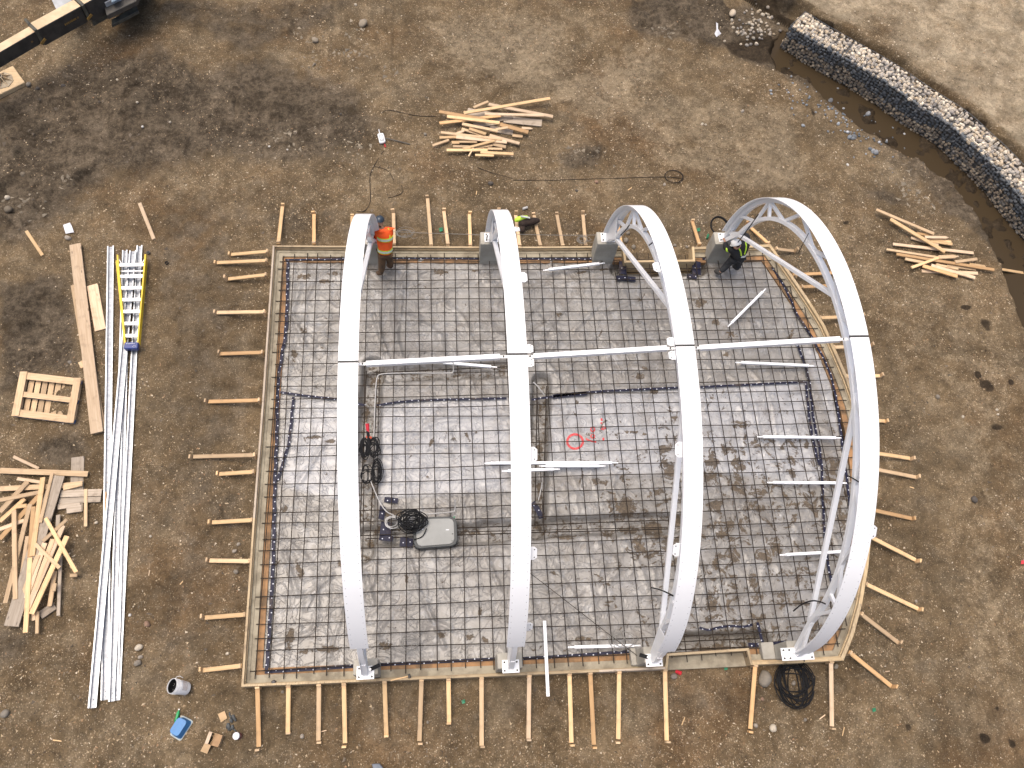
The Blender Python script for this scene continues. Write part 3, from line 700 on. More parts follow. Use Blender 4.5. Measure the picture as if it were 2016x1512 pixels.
def tape(pts, w=.075, h=.012, z=.13, mat='tape', name='tape_strip', parent=sheet):
    P = resample(smooth([G(u, v, z) for u, v in pts], 1), .06)
    if len(P) < 2: return
    zz = zp(np.array([p.x for p in P]), np.array([p.y for p in P]))
    zz = np.convolve(np.pad(zz, 2, 'edge'), np.ones(5) / 5, 'valid')
    P = [Vector((p.x + .006 * math.sin(7 * i), p.y, max(zz[i], .0 if z < .05 else .158) + h)) for i, p in enumerate(P)]
    SV = []
    for i in range(len(P)):
        t = (P[min(i + 1, len(P) - 1)] - P[max(i - 1, 0)]).normalized(); SV.append(Vector((-t.y, t.x, 0)).normalized())
    return ribbon(name, P, SV, [Vector((0, 0, 1))] * len(P), w, .006, M[mat], parent)
for pts, w in (([(567, 514), (566, 600), (563, 660), (554, 705), (548, 760), (546, 830), (545, 870), (541, 960), (540, 1040), (537, 1140), (531, 1240), (525, 1322)], .085),
               ([(562, 513), (690, 511), (800, 510), (985, 511), (1178, 511)], .06), ([(1382, 511), (1412, 511)], .06),
               ([(522, 1323), (620, 1317), (705, 1311)], .085), ([(742, 1309), (850, 1304), (986, 1297)], .075), ([(1022, 1297), (1100, 1293), (1180, 1287), (1243, 1283)], .075),
               ([(1519, 527), (1535, 552), (1552, 582), (1568, 622), (1592, 655), (1606, 682), (1620, 705), (1635, 740), (1646, 790), (1654, 850), (1660, 900), (1667, 950), (1672, 1000)], .07),
               ([(1567, 676), (1585, 720), (1594, 760), (1600, 830), (1612, 880), (1617, 920), (1619, 1000), (1624, 1080), (1636, 1150), (1640, 1180)], .07),
               ([(552, 773), (600, 780), (665, 787)], .06), ([(700, 795), (722, 800)], .07), ([(742, 799), (800, 790), (900, 787), (1000, 785)], .06), ([(1046, 788), (1080, 783), (1165, 772), (1250, 768), (1340, 764)], .065), ([(1378, 763), (1480, 758), (1585, 753)], .06),
               ([(578, 782), (573, 840), (568, 880), (557, 912), (546, 950)], .075), ([(1585, 752), (1590, 800), (1596, 850), (1606, 895), (1614, 920)], .07),
               ([(1472, 1270), (1500, 1270), (1548, 1265)], .10), ([(1490, 1226), (1497, 1255), (1503, 1268)], .07), ([(1088, 782), (1120, 778), (1160, 775)], .12),
               ([(1376, 1236), (1395, 1242), (1410, 1236), (1440, 1232), (1462, 1235), (1480, 1230)], .055), ([(1048, 990), (1062, 1010), (1068, 1026)], .14)):
    tape(pts, w * .85)
for u, v, a, b2 in ((1226, 528, .2, .38), (1232, 549, .5, .14), (1371, 528, .22, .4), (1362, 545, .25, .12), (770, 985, .3, .12), (752, 1010, .12, .3), (760, 1042, .25, .32), (800, 1068, .28, .2), (1540, 530, .12, .1), (760, 1060, .3, .12)):
    c = G(u, v, .15); nn = 9; pts = []
    for i in range(nn):
        an = 2 * math.pi * i / nn; r = random.uniform(.7, 1.1); pts.append((c.x + a / 2 * r * math.cos(an), c.y + b2 / 2 * r * math.sin(an), .158 + random.uniform(0, .02)))
    P0 = [Vector((c.x - a / 2, c.y + .02, .165)), Vector((c.x, c.y, .18)), Vector((c.x + a / 2, c.y - .02, .165))]
    ribbon('tape_patch', P0, [Vector((.12, 1, 0)).normalized()] * 3, [Vector((0, 0, 1))] * 3, b2, .006, M['tape'], sheet)
# sprayed red surveyor marks
ma, t, b = nodes('red_marking_paint'); kk = N(t)
kk.l(kk.mix(kk.ss(kk.noise(kk.obj(), 18, 5, .7), .45, .75), (.62, .035, .045), (.58, .25, .22)), b.inputs['Base Color']); b.inputs['Roughness'].default_value = .5
M['red'] = ma
def q8(pts): return [(1080 + x / 12.6, 800 + y / 12.6) for x, y in pts]
def mark(pts, w, closed=False):
    P = [G(u, v, .13) for u, v in q8(pts)]
    if closed: P.append(P[0])
    P = resample(smooth(P, 1), .02)
    zz = zp(np.array([p.x for p in P]), np.array([p.y for p in P]))
    P = [Vector((p.x, p.y, zz[i] + .009)) for i, p in enumerate(P)]
    SV = [(lambda t: Vector((-t.y, t.x, 0)).normalized())((P[min(i + 1, len(P) - 1)] - P[max(i - 1, 0)])) for i in range(len(P))]
    return ribbon('paint_mark', P, SV, [Vector((0, 0, 1))] * len(P), w, .004, M['red'], sheet)
mark([(660 + 195 * math.cos(a), 865 + 180 * math.sin(a)) for a in np.linspace(0, 6.2, 20)], .055, True)
mark([(930, 790), (1010, 845), (1200, 880)], .04); mark([(1100 + 52 * math.cos(a), 735 + 48 * math.sin(a)) for a in np.linspace(0, 6.2, 10)], .028, True)
mark([(1100 + 52 * math.cos(a), 560 + 58 * math.sin(a)) for a in np.linspace(0, 6.2, 10)], .030, True)
mark([(1365, 770), (1362, 860)], .045); mark([(1300, 560), (1450, 545), (1330, 480), (1370, 600)], .026); mark([(1310, 300), (1320, 360)], .045); mark([(1290, 400), (1345, 430)], .04)

# ------------------------------------------------------------------ rebar mat
rb = empty('rebar_mat', (0, 0, .2), 'rusty rebar grid tied over the plastic across the whole slab', 'rebar')
BARIN = off_path(OUTER, .12, True); BARIN = [(p.x, p.y) for p in BARIN]
def spans(axis_, c):
    xs = []
    for i in range(len(BARIN)):
        a, b2 = BARIN[i], BARIN[(i + 1) % len(BARIN)]; o1 = 1 - axis_
        if (a[o1] > c) != (b2[o1] > c): xs.append(a[axis_] + (b2[axis_] - a[axis_]) * (c - a[o1]) / (b2[o1] - a[o1]))
    return (min(xs), max(xs)) if len(xs) >= 2 else None
def bar(p, q, r, wob):
    n = max(4, int((q - p).length / .5)); pts = []
    d1 = Vector((-(q - p).y, (q - p).x, 0)).normalized(); a, b2 = random.uniform(0, 6), random.uniform(.4, .9)
    for i in range(n + 1):
        t = i / n; w_ = wob * math.sin(a + b2 * t * (q - p).length)
        pts.append(p.lerp(q, t) + d1 * w_ + Vector((0, 0, .006 * math.sin(2.1 * t * (q - p).length + a))))
    MB().tube(pts, r, 5).build('bar', M['rebar'], rb, smooth=True)
y = .22
while y < 10.2:
    s = spans(0, y)
    if s: bar(Vector((s[0] + random.uniform(0, .1), y + random.uniform(-.03, .03), .226)), Vector((s[1] - random.uniform(0, .12), y + random.uniform(-.03, .03), .226)), .0106, .018)
    y += .298 + random.uniform(-.035, .035)
x = -2.26
while x < 10.9:
    s = spans(1, x)
    if s and s[1] - s[0] > 1: bar(Vector((x, s[0] + random.uniform(0, .1), .246)), Vector((x, s[1] - random.uniform(0, .12), .246)), .0106, .022)
    x += .303 + random.uniform(-.045, .045)
for (a, b2, z) in [((722, 730), (706, 1090), .02), ((742, 730), (728, 1080), .02), ((1058, 760), (1052, 1035), .0), ((1076, 760), (1070, 1030), .0), ((1225, 522), (1375, 521), -.05), ((1225, 536), (1375, 535), -.05), ((1330, 1263), (1495, 1257), -.1), ((1330, 1280), (1490, 1274), -.1), ((720, 1045), (1330, 1024), .05), ((720, 1060), (1330, 1040), .05), ((735, 733), (1000, 722), .06)]:
    bar(G(*a, z), G(*b2, z), .013, .01)
print('slab ok')

# ------------------------------------------------------------------ piers and white steel arches
YC, ZC, RO = 5.034, 1.05, 5.06
AX = [0.0, 2.862, 5.765, 8.765]
_t1 = ([0, 20, 38, 54, 67, 79, 92, 105, 126, 139, 154, 169, 180], [5.0, 4.80, 4.63, 4.56, 4.56, 4.54, 4.53, 4.59, 4.71, 4.79, 4.86, 4.94, 5.03])
_t3 = ([0, 17, 30, 39, 51, 61, 68, 83, 93, 103, 114, 128, 140, 151, 159, 167, 180], [5.02, 4.94, 4.90, 4.88, 4.82, 4.79, 4.77, 4.76, 4.76, 4.82, 4.87, 4.95, 5.02, 5.08, 5.10, 5.10, 5.07])
_tt = np.linspace(0, 180, 61); _p1 = np.polyfit(_tt / 90 - 1, np.interp(_tt, *_t1), 6); _p3 = np.polyfit(_tt / 90 - 1, np.interp(_tt, *_t3), 6)
def RD(i, th):
    th = min(max(th, 0), 180)
    if i == 3: return 0.0
    a, c = np.polyval(_p1, th / 90 - 1), np.polyval(_p3, th / 90 - 1)
    return float((a, (a + c) / 2, c)[i]) - 5.06
def ai(X): return min(range(4), key=lambda k: abs(AX[k] - X))
def A(X, th, r): a = R_(th); r = r + RD(ai(X), th); return Vector((X, YC + r * math.cos(a), ZC + r * math.sin(a)))
def CY(u, v, r, i=3):
    rr = r
    for _ in range(4):
        p = CY0(u, v, rr); rr = r + RD(i, TH(p))
    return p
def CY0(u, v, r):
    d = ray(u, v); d = d / np.linalg.norm(d); oy, oz = CAM[1] - YC, CAM[2] - ZC
    a = d[1] ** 2 + d[2] ** 2; b2 = 2 * (oy * d[1] + oz * d[2]); c = oy * oy + oz * oz - r * r
    dd = b2 * b2 - 4 * a * c
    t = (-b2 - math.sqrt(max(dd, 0))) / (2 * a); return Vector(CAM + d * t)
def TH(p): return math.degrees(math.atan2(p.z - ZC, p.y - YC))
words = ['leftmost', 'second from the left', 'third from the left', 'rightmost']
pier_lab = {}
for i, X in enumerate(AX):
    near_l, near_r = [(.24, .24), (.26, .24), (.40, .25), (.50, .38)][i]
    for end, (y0, y1) in (('near', (-.035, .27)), ('far', (9.88, 10.24))):
        l, r = (near_l, near_r) if end == 'near' else (.27, .27)
        if end == 'near' and i >= 2:
            xl = G(1243, 1300, .33).x if i == 2 else G(1502, 1291, .33).x
            mb = MB().aabb((X - .19, y0, -.4), (X + .19, y1, 1.028)).aabb((xl, y0 + .012, -.4), (X - .193, y1 + .06, .33))
        else: mb = MB().aabb((X - l, y0, -.4), (X + r, y1, 1.028))
        o = mb.build('concrete_pier', M['pier'], bevel=.012)
        tag(o, f'grey concrete pier under the {end} foot of the arch {words[i]}', 'pier', 'concrete piers under the arches')
def arc_box(mb, X, t0, t1, r0, r1, hw, st=3):
    n = max(2, int(abs(t1 - t0) / st)); ths = np.linspace(t0, t1, n + 1); vs = []
    for th in ths: vs += [A(X - hw, th, r0), A(X + hw, th, r0), A(X + hw, th, r1), A(X - hw, th, r1)]
    fs = [(0, 1, 2, 3), tuple(4 * n + k for k in (3, 2, 1, 0))]
    for k in range(n):
        a, b2 = 4 * k, 4 * k + 4
        fs += [(a + j, b2 + j, b2 + (j + 1) % 4, a + (j + 1) % 4) for j in range(4)]
    return mb.add(vs, fs)
def box_along(mb, p, q, w, h, up): return mb.beam(p, q, w, h, up)
alabel = ['white steel arch leftmost of the four, beside the worker in orange', 'white steel arch second from the left, with gusset plates along its right side',
          'white steel arch third from the left with grey struts showing', 'rightmost white steel arch showing its open triangular web']
TSA = [TH(CY(u, v, RO, q)) for q, (u, v) in enumerate(((684, 712), (1016, 697), (1346, 680), (1684, 662)))]; print('splice', TSA)
GUS = [[], [(1023, 545, 1), (1012, 450, 1), (1045, 895, 1), (1047, 1090, 1), (1043, 1235, 1), (1040, 686, 1), (1043, 713, 1)],
       [(1297, 525, -1), (1327, 672, -1), (1329, 699, -1), (1341, 885, -1), (1335, 1083, -1)], [(1722, 1048, 1), (1600, 412, 1)]]
for i, X in enumerate(AX):
    far_e = [4, 4, 3, 3][i]; near_e = [164, 164, 168, 178][i]
    TS = TSA[i]
    ar = empty('steel_arch', (X, YC, 0), alabel[i], 'steel arch', 'white steel arches standing on the slab')
    for t0, t1 in ((TS - .25, far_e), (TS + .25, near_e)):
        ths = np.linspace(t0, t1, 48); P = [A(X, th, RO) for th in ths]
        ribbon('flange_plate', P, [Vector((1, 0, 0))] * 48, [Vector((0, math.cos(R_(t)), math.sin(R_(t)))) for t in ths], .335, .014, M['flange'], ar, .02)
    arc_box(MB(), X, TS - .2, TS + .2, RO - .03, RO - .002, .17, 1).build('splice_bar', M['bolt'], ar)
    arc_box(MB(), X, 6, 174, 4.955, RO - .016, .045).build('outer_chord', M['white'], ar, smooth=True)
    arc_box(MB(), X, 12, 168, 4.575, 4.655, .055).build('inner_chord', M['white'], ar, smooth=True)
    for th in range(14, 168, 20):
        for t2 in (th - 10, th + 10):
            if 8 < t2 < 172:
                p, q = A(X, th, 4.99), A(X, t2, 4.62); MB().beam(p, q, .06, .06, (1, 0, 0)).build('web_brace', M['white'], ar)
        if th in (34, 154): MB().beam(A(X, th, 4.99), A(X, th, 4.6), .07, .06, (1, 0, 0)).build('web_post', M['white'], ar)
    for s in (1, -1):                       # both feet
        yf = YC + s * 5.03; t_in = 12 if s > 0 else 168; t_out = 6 if s > 0 else 174
        pi, po = A(X, t_in, 4.615), A(X, t_out, 5.0); foot_i = Vector((X, yf - s * .10, 1.07)); foot_o = Vector((X, yf + s * .01, 1.07))
        MB().beam(pi, foot_i, .10, .09, (1, 0, 0)).build('leg', M['white'], ar)
        MB().beam(po, foot_o, .11, .10, (1, 0, 0)).build('leg', M['white'], ar)
        MB().beam(pi, po.lerp(foot_o, .55), .06, .06, (1, 0, 0)).build('web_brace', M['white'], ar)
        kp = [A(X - .062, t_in, 4.56), A(X - .062, t_in + s * 5, 5.02), Vector((X - .062, yf + s * .06, 1.25)), Vector((X - .062, yf + s * .05, 1.07)), Vector((X - .062, yf - s * .16, 1.07)), Vector((X - .062, yf - s * .30, 1.42))]
        if i < 3: MB().prism(kp, (.012, 0, 0)).build('knee_plate', M['white'], ar)
        wl = .34 if (i == 3 and s < 0) else .17
        cx0 = X
        bp = MB().aabb((cx0 - wl, yf - .125, 1.03), (cx0 + wl, yf + .125, 1.05)).build('base_plate', M['white'], ar)
        for dx in ((-wl + .045, wl - .045) if wl < .2 else (-wl + .05, -wl + .17, wl - .05)):
            for dy in (-.08, .08):
                MB().lathe(Matrix.Translation((cx0 + dx, yf + dy, 1.05)), [(0.0001, .03), (.017, .03), (.02, .0)], 6).build('bolt', M['bolt'], bp)
        # straight strut from the foot to the crown
        a1, a2 = ((11, 80) if s > 0 else (169, 107))
        p, q = A(X, a1, 4.60), A(X, a2, 4.60)
        MB().beam(p, q, .075, .095, (1, 0, 0)).build('strut', M['white'], ar, bevel=.006)
    for (u, v, sd) in GUS[i]:
        th = TH(CY(u, v, 4.99, i)); c = A(X + sd * .165, th, 4.985); tg = Vector((0, -math.sin(R_(th)), math.cos(R_(th)))); nn = Vector((0, math.cos(R_(th)), math.sin(R_(th))))
        hl = .13 if abs(v - 690) > 40 else .08
        pl = [c + tg * (-hl), c + tg * hl, c + tg * hl + Vector((sd * .07, 0, 0)), c + tg * (hl * .65) + Vector((sd * .12, 0, 0)), c - tg * (hl * .65) + Vector((sd * .12, 0, 0)), c - tg * hl + Vector((sd * .07, 0, 0))]
        g = MB().prism(pl, nn * -.014).build('gusset_plate', M['white'], ar)
        for dt in (-.6, .6):
            pc = c + tg * hl * dt + Vector((sd * .075, 0, 0)); MB().tube([pc - nn * .002, pc + nn * .004], .011, 8).build('bolt', M['bolt'], g)
    if i == 2:
        pass
pl_w = ['from the leftmost arch to the second', 'between the second and third arches', 'from the third arch to the rightmost']
for i in range(3):
    a, b2 = A(AX[i] + .23, TSA[i], 4.93), A(AX[i + 1] - .23, TSA[i + 1], 4.93)
    pu = empty('purlin', (a + b2) / 2, f'white square steel purlin running {pl_w[i]} at the crown', 'purlin', 'purlins joining the arches')
    MB().beam(a + Vector((.06, 0, 0)), b2 - Vector((.06, 0, 0)), .085, .085).build('tube', M['white'], pu, bevel=.005)
    for p, s in ((a, 1), (b2, -1)):
        e = MB().beam(p + Vector((s * .062, 0, 0)), p - Vector((s * .10, 0, 0)), .05, .012, (0, 0, 1)).build('end_tab', M['white'], pu)
        MB().tube([p + Vector((0, 0, -.02)), p + Vector((0, 0, .025))], .016, 6).build('bolt', M['bolt'], e)

# rubber straps hanging from the arches
def strap(pts, r, lab, name='rubber_strap'):
    o = MB().tube(smooth(pts, 2), r, 6).build(name, M['black'], smooth=True); tag(o, lab, 'strap')
strap([PX(1283, 1157, AX[2] - .1), PX(1296, 1160, AX[2] - .1), PX(1310, 1165, AX[2] - .08), PX(1325, 1173, AX[2] - .06)], .014, 'short black rubber strap on the near end of the arch third from the left')
strap([PX(1562, 1203, AX[3] - .25), PX(1577, 1190, AX[3] - .2), PX(1597, 1182, AX[3] - .15), PX(1614, 1184, AX[3] - .1), PX(1625, 1189, AX[3] - .06)], .014, 'curved black rubber strap on the near leg of the rightmost arch')
strap([PX(1668, 936, AX[3] - .1), PX(1680, 942, AX[3] - .08), PX(1691, 949, AX[3] - .05)], .011, 'short black strap midway along the rightmost arch')
strap([PX(1493, 422, AX[3] - .14), PX(1479, 442, AX[3] - .16), PX(1453, 477, AX[3] - .2)], .013, 'straight black bar hung above the white helmeted worker')
strap([PX(1239, 443, AX[2] - .12), PX(1233, 452, AX[2] - .12), PX(1222, 463, AX[2] - .12)], .014, 'thick black strap near the far foot of the arch third from the left')
strap([PX(1278, 483, AX[2] - .2), PX(1284, 478, AX[2] - .19)], .014, 'tiny black strap on the inner side of the arch third from the left')
strap([PX(1592, 459, AX[3] - .08), PX(1580, 482, AX[3] - .12), PX(1571, 500, AX[3] - .13)], .007, 'thin black tie dangling inside the far curve of the rightmost arch')
strap([A(AX[1] - .12, 4, 4.95), G(958, 470, .95), G(953, 488, .7), G(957, 498, .5)], .016, 'bent black strap over the far pier of the second arch')

# ------------------------------------------------------------------ braces with stakes round the formwork
def brace(inner, outer, lab, mats, zi=.27, tall=.2):
    p = G(*inner, zi); q0 = GG(*outer); q = q0 + Vector((0, 0, .06))
    dr = (q - p); dr.z = 0; dr.normalize()
    br = empty('formwork_brace', q0, lab, 'brace', 'wooden braces around the formwork')
    lbeam('brace_board', p - dr * .015, q + dr * .02, .088, .036, M[mats], br)
    hd = tall * random.uniform(.8, 1.2); c = q + dr * .045
    tilt = dr * random.uniform(-.01, .05) + Vector((-dr.y, dr.x, 0)) * random.uniform(-.03, .03)
    MB().beam(Vector((c.x, c.y, q0.z - .15)), Vector((c.x, c.y, q0.z + hd)) + tilt, .038, .088, (-dr.y, dr.x, 0)).build('stake', M[random.choice(['tan', mats, mats])], br)
    MB().beam(p + dr * .022 + Vector((0, 0, -.20)), p + dr * .022 + Vector((0, 0, .055)), .038, .088, (-dr.y, dr.x, 0)).build('cleat', M['tan'], br)
ordn = ['first', 'second', 'third', 'fourth', 'fifth', 'sixth', 'seventh', 'eighth', 'ninth', 'tenth', 'eleventh', 'twelfth', 'thirteenth', 'fourteenth', 'fifteenth']
near_b = [((507, 1352), (511, 1468)), ((568, 1349), (568, 1440)), ((628, 1347), (628, 1456)), ((677, 1345), (680, 1461)), ((757, 1341), (761, 1446)), ((830, 1338), (826, 1457)), ((883, 1336), (884, 1421)), ((948, 1333), (948, 1466)),
          ((1042, 1329), (1040, 1452)), ((1121, 1326), (1124, 1460)), ((1162, 1324), (1168, 1464)), ((1219, 1322), (1216, 1453)), ((1309, 1318), (1311, 1456)), ((1487, 1309), (1475, 1433)), ((1636, 1302), (1635, 1428))]
for k, (a, b2) in enumerate(near_b):
    brace(a, b2, f'wooden brace on the near edge of the formwork, {ordn[k]} from its left corner', random.choice(['yellow', 'yellow', 'tan', 'orange']) if k not in (8, 14) else 'pink', tall=.13)
left_b = [((528, 495), (458, 504)), ((526, 513), (430, 520)), ((525, 541), (452, 552)), ((522, 614), (430, 618)), ((518, 694), (436, 699)), ((512, 788), (414, 793)), ((503, 896), (384, 901)), ((501, 929), (435, 935)), ((498, 1024), (421, 1030)), ((493, 1105), (416, 1105)), ((484, 1210), (407, 1217)), ((475, 1311), (403, 1320))]
for k, (a, b2) in enumerate(left_b):
    brace(a, b2, f'wooden brace on the left edge of the formwork, {ordn[k]} from the far corner', random.choice(['yellow', 'yellow', 'orange', 'tan']), tall=.16)
top_b = [((548, 479), (557, 411)), ((618, 480), (619, 426)), ((692, 482), (694, 430)), ((776, 482), (775, 424)), ((849, 484), (842, 395)), ((882, 483), (874, 420)), ((926, 485), (924, 426)), ((985, 485), (982, 420)), ((1023, 485), (1015, 428)), ((1064, 485), (1051, 428)), ((1108, 485), (1096, 427)), ((1153, 485), (1147, 427)), ((1223, 482), (1213, 430)), ((1377, 482), (1362, 440)), ((1513, 480), (1471, 446))]
for k, (a, b2) in enumerate(top_b):
    brace(a, b2, f'wooden brace on the far edge of the formwork, {ordn[k]} from the left corner', random.choice(['yellow', 'tan', 'orange', 'tan']), tall=.14)
right_b = [((1527, 490), (1560, 497)), ((1562, 541), (1636, 540)), ((1577, 565), (1655, 564)), ((1613, 626), (1690, 625)), ((1640, 684), (1710, 683)), ((1664, 741), (1728, 742)), ((1690, 825), (1738, 831)), ((1704, 889), (1787, 904)), ((1710, 921), (1799, 941)), ((1714, 1003), (1790, 1022)), ((1712, 1056), (1798, 1103)), ((1703, 1149), (1803, 1199)), ((1694, 1208), (1764, 1265)), ((1672, 1284), (1750, 1350))]
for k, (a, b2) in enumerate(right_b):
    brace(a, b2, f'wooden brace on the curved right edge of the formwork, {ordn[k]} from the far corner', random.choice(['yellow', 'orange', 'tan', 'orange']), tall=.19)

# ------------------------------------------------------------------ boards and scrap lumber
def plank(p, q, w, t, mat, pointed=False, name='plank', warp=0):
    p, q = Vector(p), Vector(q); Mx, L = frame(p, q); h = L / 2
    mb = MB()
    if pointed:
        poly = [(-h, -w / 2), (h - w * 1.1, -w / 2), (h, 0), (h - w * 1.1, w / 2), (-h, w / 2)]
        mb.prism([(x, y, -t / 2) for x, y in poly], (0, 0, t))
    else:
        e = random.uniform(-.006, .006)
        poly = [(-h + e, -w / 2), (h, -w / 2), (h - e, w / 2), (-h, w / 2)]
        mb.prism([(x, y, -t / 2) for x, y in poly], (0, 0, t))
    o = mb.build(name, M[mat], loc=(0, 0, 0), bevel=.004)
    Mx2 = Mx.copy(); Mx2.translation = (0, 0, 0)
    o.matrix_world = Mx @ Matrix.Rotation(random.uniform(-.04, .04), 4, 'X'); WL[o] = Mx.translation.copy()
    return o
TINT = {'yellow': 'bright yellow', 'tan': 'tan', 'pink': 'pale pinkish', 'orange': 'orange brown', 'grey': 'weathered grey'}
def pile(org, sc, rows, where, grp, z0, dz, sorty=True):
    ent = []
    for k, r in enumerate(rows):
        x1, y1, x2, y2, w, mt = r[:6]; pt = len(r) > 6 and r[6]
        p1, p2 = (org[0] + x1 / sc, org[1] + y1 / sc), (org[0] + x2 / sc, org[1] + y2 / sc)
        za = z0 + dz * k + random.uniform(0, .012); zb = z0 + dz * k + random.uniform(0, .012)
        a, b2 = GG(*p1, za), GG(*p2, zb); a = G(*p1, a.z); b2 = G(*p2, b2.z)
        # width in metres from the photo scale
        mid = ((p1[0] + p2[0]) / 2, (p1[1] + p2[1]) / 2); g0 = G(*mid, za)
        dx, dy = p2[0] - p1[0], p2[1] - p1[1]; L = math.hypot(dx, dy) or 1
        g1 = G(mid[0] - dy / L * 10, mid[1] + dx / L * 10, za); ww = (g1 - g0).length / 10 * w / sc
        ww = min(max(ww * .97, .04), .34); th = .036 if ww < .16 else .03
        o = plank(a, b2, ww, th, mt, pt)
        Lm = (b2 - a).length; kind = 'short' if Lm < .7 else ('long' if Lm > 1.8 else 'mid length')
        wd = 'wide ' if ww > .17 else ''
        ent.append((o, f'{kind} {wd}{TINT[mt]} board', p1, p2))
    cnt = {}
    for o, dsc, p1, p2 in sorted(ent, key=lambda e: (e[2][1] + e[3][1]) if sorty else (e[2][0] + e[3][0])):
        k = cnt[dsc] = cnt.get(dsc, 0) + 1
        tot = sum(1 for e in ent if e[1] == dsc); end = ('top' if sorty else 'left')
        pos = '' if tot == 1 else f', {ordn[k - 1] if k <= 15 else str(k) + "th"} such from the {end}'
        tag(o, f'{dsc} in {where}{pos}', 'board', grp)
    return ent
pile((840, 180), 7.754, [(620, 305, 1100, 390, 100, 'grey'), (1180, 425, 1757, 485, 110, 'grey'), (720, 520, 1060, 480, 75, 'grey'), (960, 570, 1320, 620, 95, 'grey'), (985, 445, 1315, 400, 62, 'grey'), (1310, 672, 1465, 690, 45, 'tan'), (1450, 560, 1625, 572, 34, 'pink', True),
    (930, 875, 1155, 882, 36, 'tan'), (730, 872, 1000, 822, 36, 'tan'), (990, 800, 1210, 852, 48, 'tan'), (380, 782, 500, 782, 45, 'yellow'), (485, 770, 770, 775, 32, 'tan'), (400, 840, 650, 845, 38, 'tan'), (90, 828, 340, 742, 36, 'tan'), (195, 706, 450, 698, 40, 'yellow'), (450, 650, 570, 600, 38, 'pink'),
    (960, 672, 1415, 797, 45, 'pink'), (535, 570, 900, 690, 36, 'tan'), (450, 697, 1225, 775, 52, 'pink'), (215, 628, 1150, 732, 38, 'tan'), (305, 897, 930, 895, 40, 'yellow'), (640, 990, 715, 868, 22, 'tan'), (740, 972, 1025, 982, 32, 'yellow'), (820, 930, 1325, 957, 42, 'yellow'), (555, 878, 1060, 747, 36, 'yellow', True),
    (1120, 505, 1550, 625, 55, 'orange'), (885, 345, 1790, 367, 40, 'pink'), (945, 198, 1930, 387, 44, 'pink'), (715, 245, 940, 155, 36, 'tan'), (195, 487, 1130, 370, 44, 'orange'), (190, 310, 900, 430, 46, 'orange'), (645, 568, 905, 652, 42, 'yellow'), (540, 497, 1085, 607, 42, 'tan'), (1055, 582, 1240, 550, 35, 'tan'), (310, 382, 1115, 482, 45, 'yellow'), (565, 332, 1885, 107, 42, 'yellow')],
    'the far scrap pile', 'scrap boards in the pile beyond the far edge', .018, .0055)
pile((1700, 390), 6.38, [(730, 915, 1435, 947, 40, 'pink'), (1050, 850, 1410, 902, 26, 'tan'), (910, 832, 1190, 892, 28, 'tan'), (1330, 828, 2005, 942, 30, 'yellow'), (370, 580, 1380, 692, 34, 'pink'), (595, 500, 940, 592, 28, 'pink'), (670, 440, 870, 482, 30, 'orange'), (820, 520, 1100, 552, 30, 'yellow'), (840, 540, 1115, 582, 34, 'yellow'), (290, 645, 930, 747, 27, 'tan'),
    (525, 765, 760, 812, 34, 'tan'), (850, 845, 1400, 1002, 38, 'pink'), (740, 850, 1180, 985, 42, 'orange'), (1150, 802, 1425, 767, 36, 'tan'), (415, 705, 1640, 902, 34, 'orange'), (600, 875, 950, 747, 34, 'yellow', False), (945, 742, 1190, 735, 44, 'tan', True), (770, 490, 1070, 497, 32, 'pink', True), (160, 145, 885, 452, 33, 'tan'), (335, 265, 1025, 677, 40, 'yellow')],
    'the ditch scrap pile', 'scrap boards in the pile near the ditch', .018, .008)
pile((0, 860), 3.78, [(785, 410, 780, 700, 18, 'orange'), (580, 150, 568, 560, 98, 'grey'), (300, 1330, 410, 1255, 60, 'grey'), (495, 548, 610, 532, 50, 'grey'), (430, 522, 600, 498, 42, 'grey'), (440, 478, 750, 466, 40, 'grey'), (450, 425, 757, 415, 55, 'grey'), (640, 390, 638, 668, 26, 'tan'), (0, 252, 655, 277, 42, 'tan'), (100, 147, 290, 237, 24, 'pink'), (390, 372, 615, 348, 36, 'tan'), (470, 385, 612, 352, 28, 'tan'), (0, 387, 390, 370, 38, 'tan'), (130, 312, 300, 338, 26, 'pink'),
    (520, 1032, 577, 1030, 26, 'tan'), (452, 880, 435, 1332, 26, 'grey'), (436, 580, 425, 760, 32, 'grey'), (410, 1000, 370, 1262, 34, 'tan'), (280, 1300, 276, 1465, 26, 'tan'), (250, 1310, 252, 1367, 30, 'pink'), (0, 760, 290, 440, 34, 'orange'), (0, 630, 185, 462, 30, 'yellow'), (0, 560, 205, 335, 36, 'tan'), (0, 688, 210, 612, 28, 'pink'), (130, 520, 200, 512, 28, 'yellow'), (0, 472, 300, 412, 30, 'tan'),
    (430, 290, 85, 1410, 104, 'grey'), (225, 500, 40, 1240, 34, 'tan'), (205, 740, 160, 1045, 28, 'tan'), (250, 520, 222, 895, 34, 'orange'), (320, 302, 240, 890, 38, 'yellow'), (300, 640, 390, 270, 26, 'tan'), (225, 900, 190, 1458, 36, 'yellow'), (285, 880, 140, 1262, 36, 'tan'), (335, 790, 190, 1225, 38, 'pink'), (320, 778, 500, 615, 26, 'tan'), (470, 660, 220, 1250, 38, 'pink'), (395, 760, 205, 1295, 36, 'tan'), (500, 738, 235, 1320, 38, 'yellow'),
    (105, 548, 115, 1210, 36, 'tan'), (265, 800, 445, 977, 32, 'tan'), (340, 605, 568, 1008, 32, 'yellow'), (412, 1090, 402, 1150, 26, 'tan')],
    'the left scrap pile', 'scrap boards in the pile at the left', .02, .006)
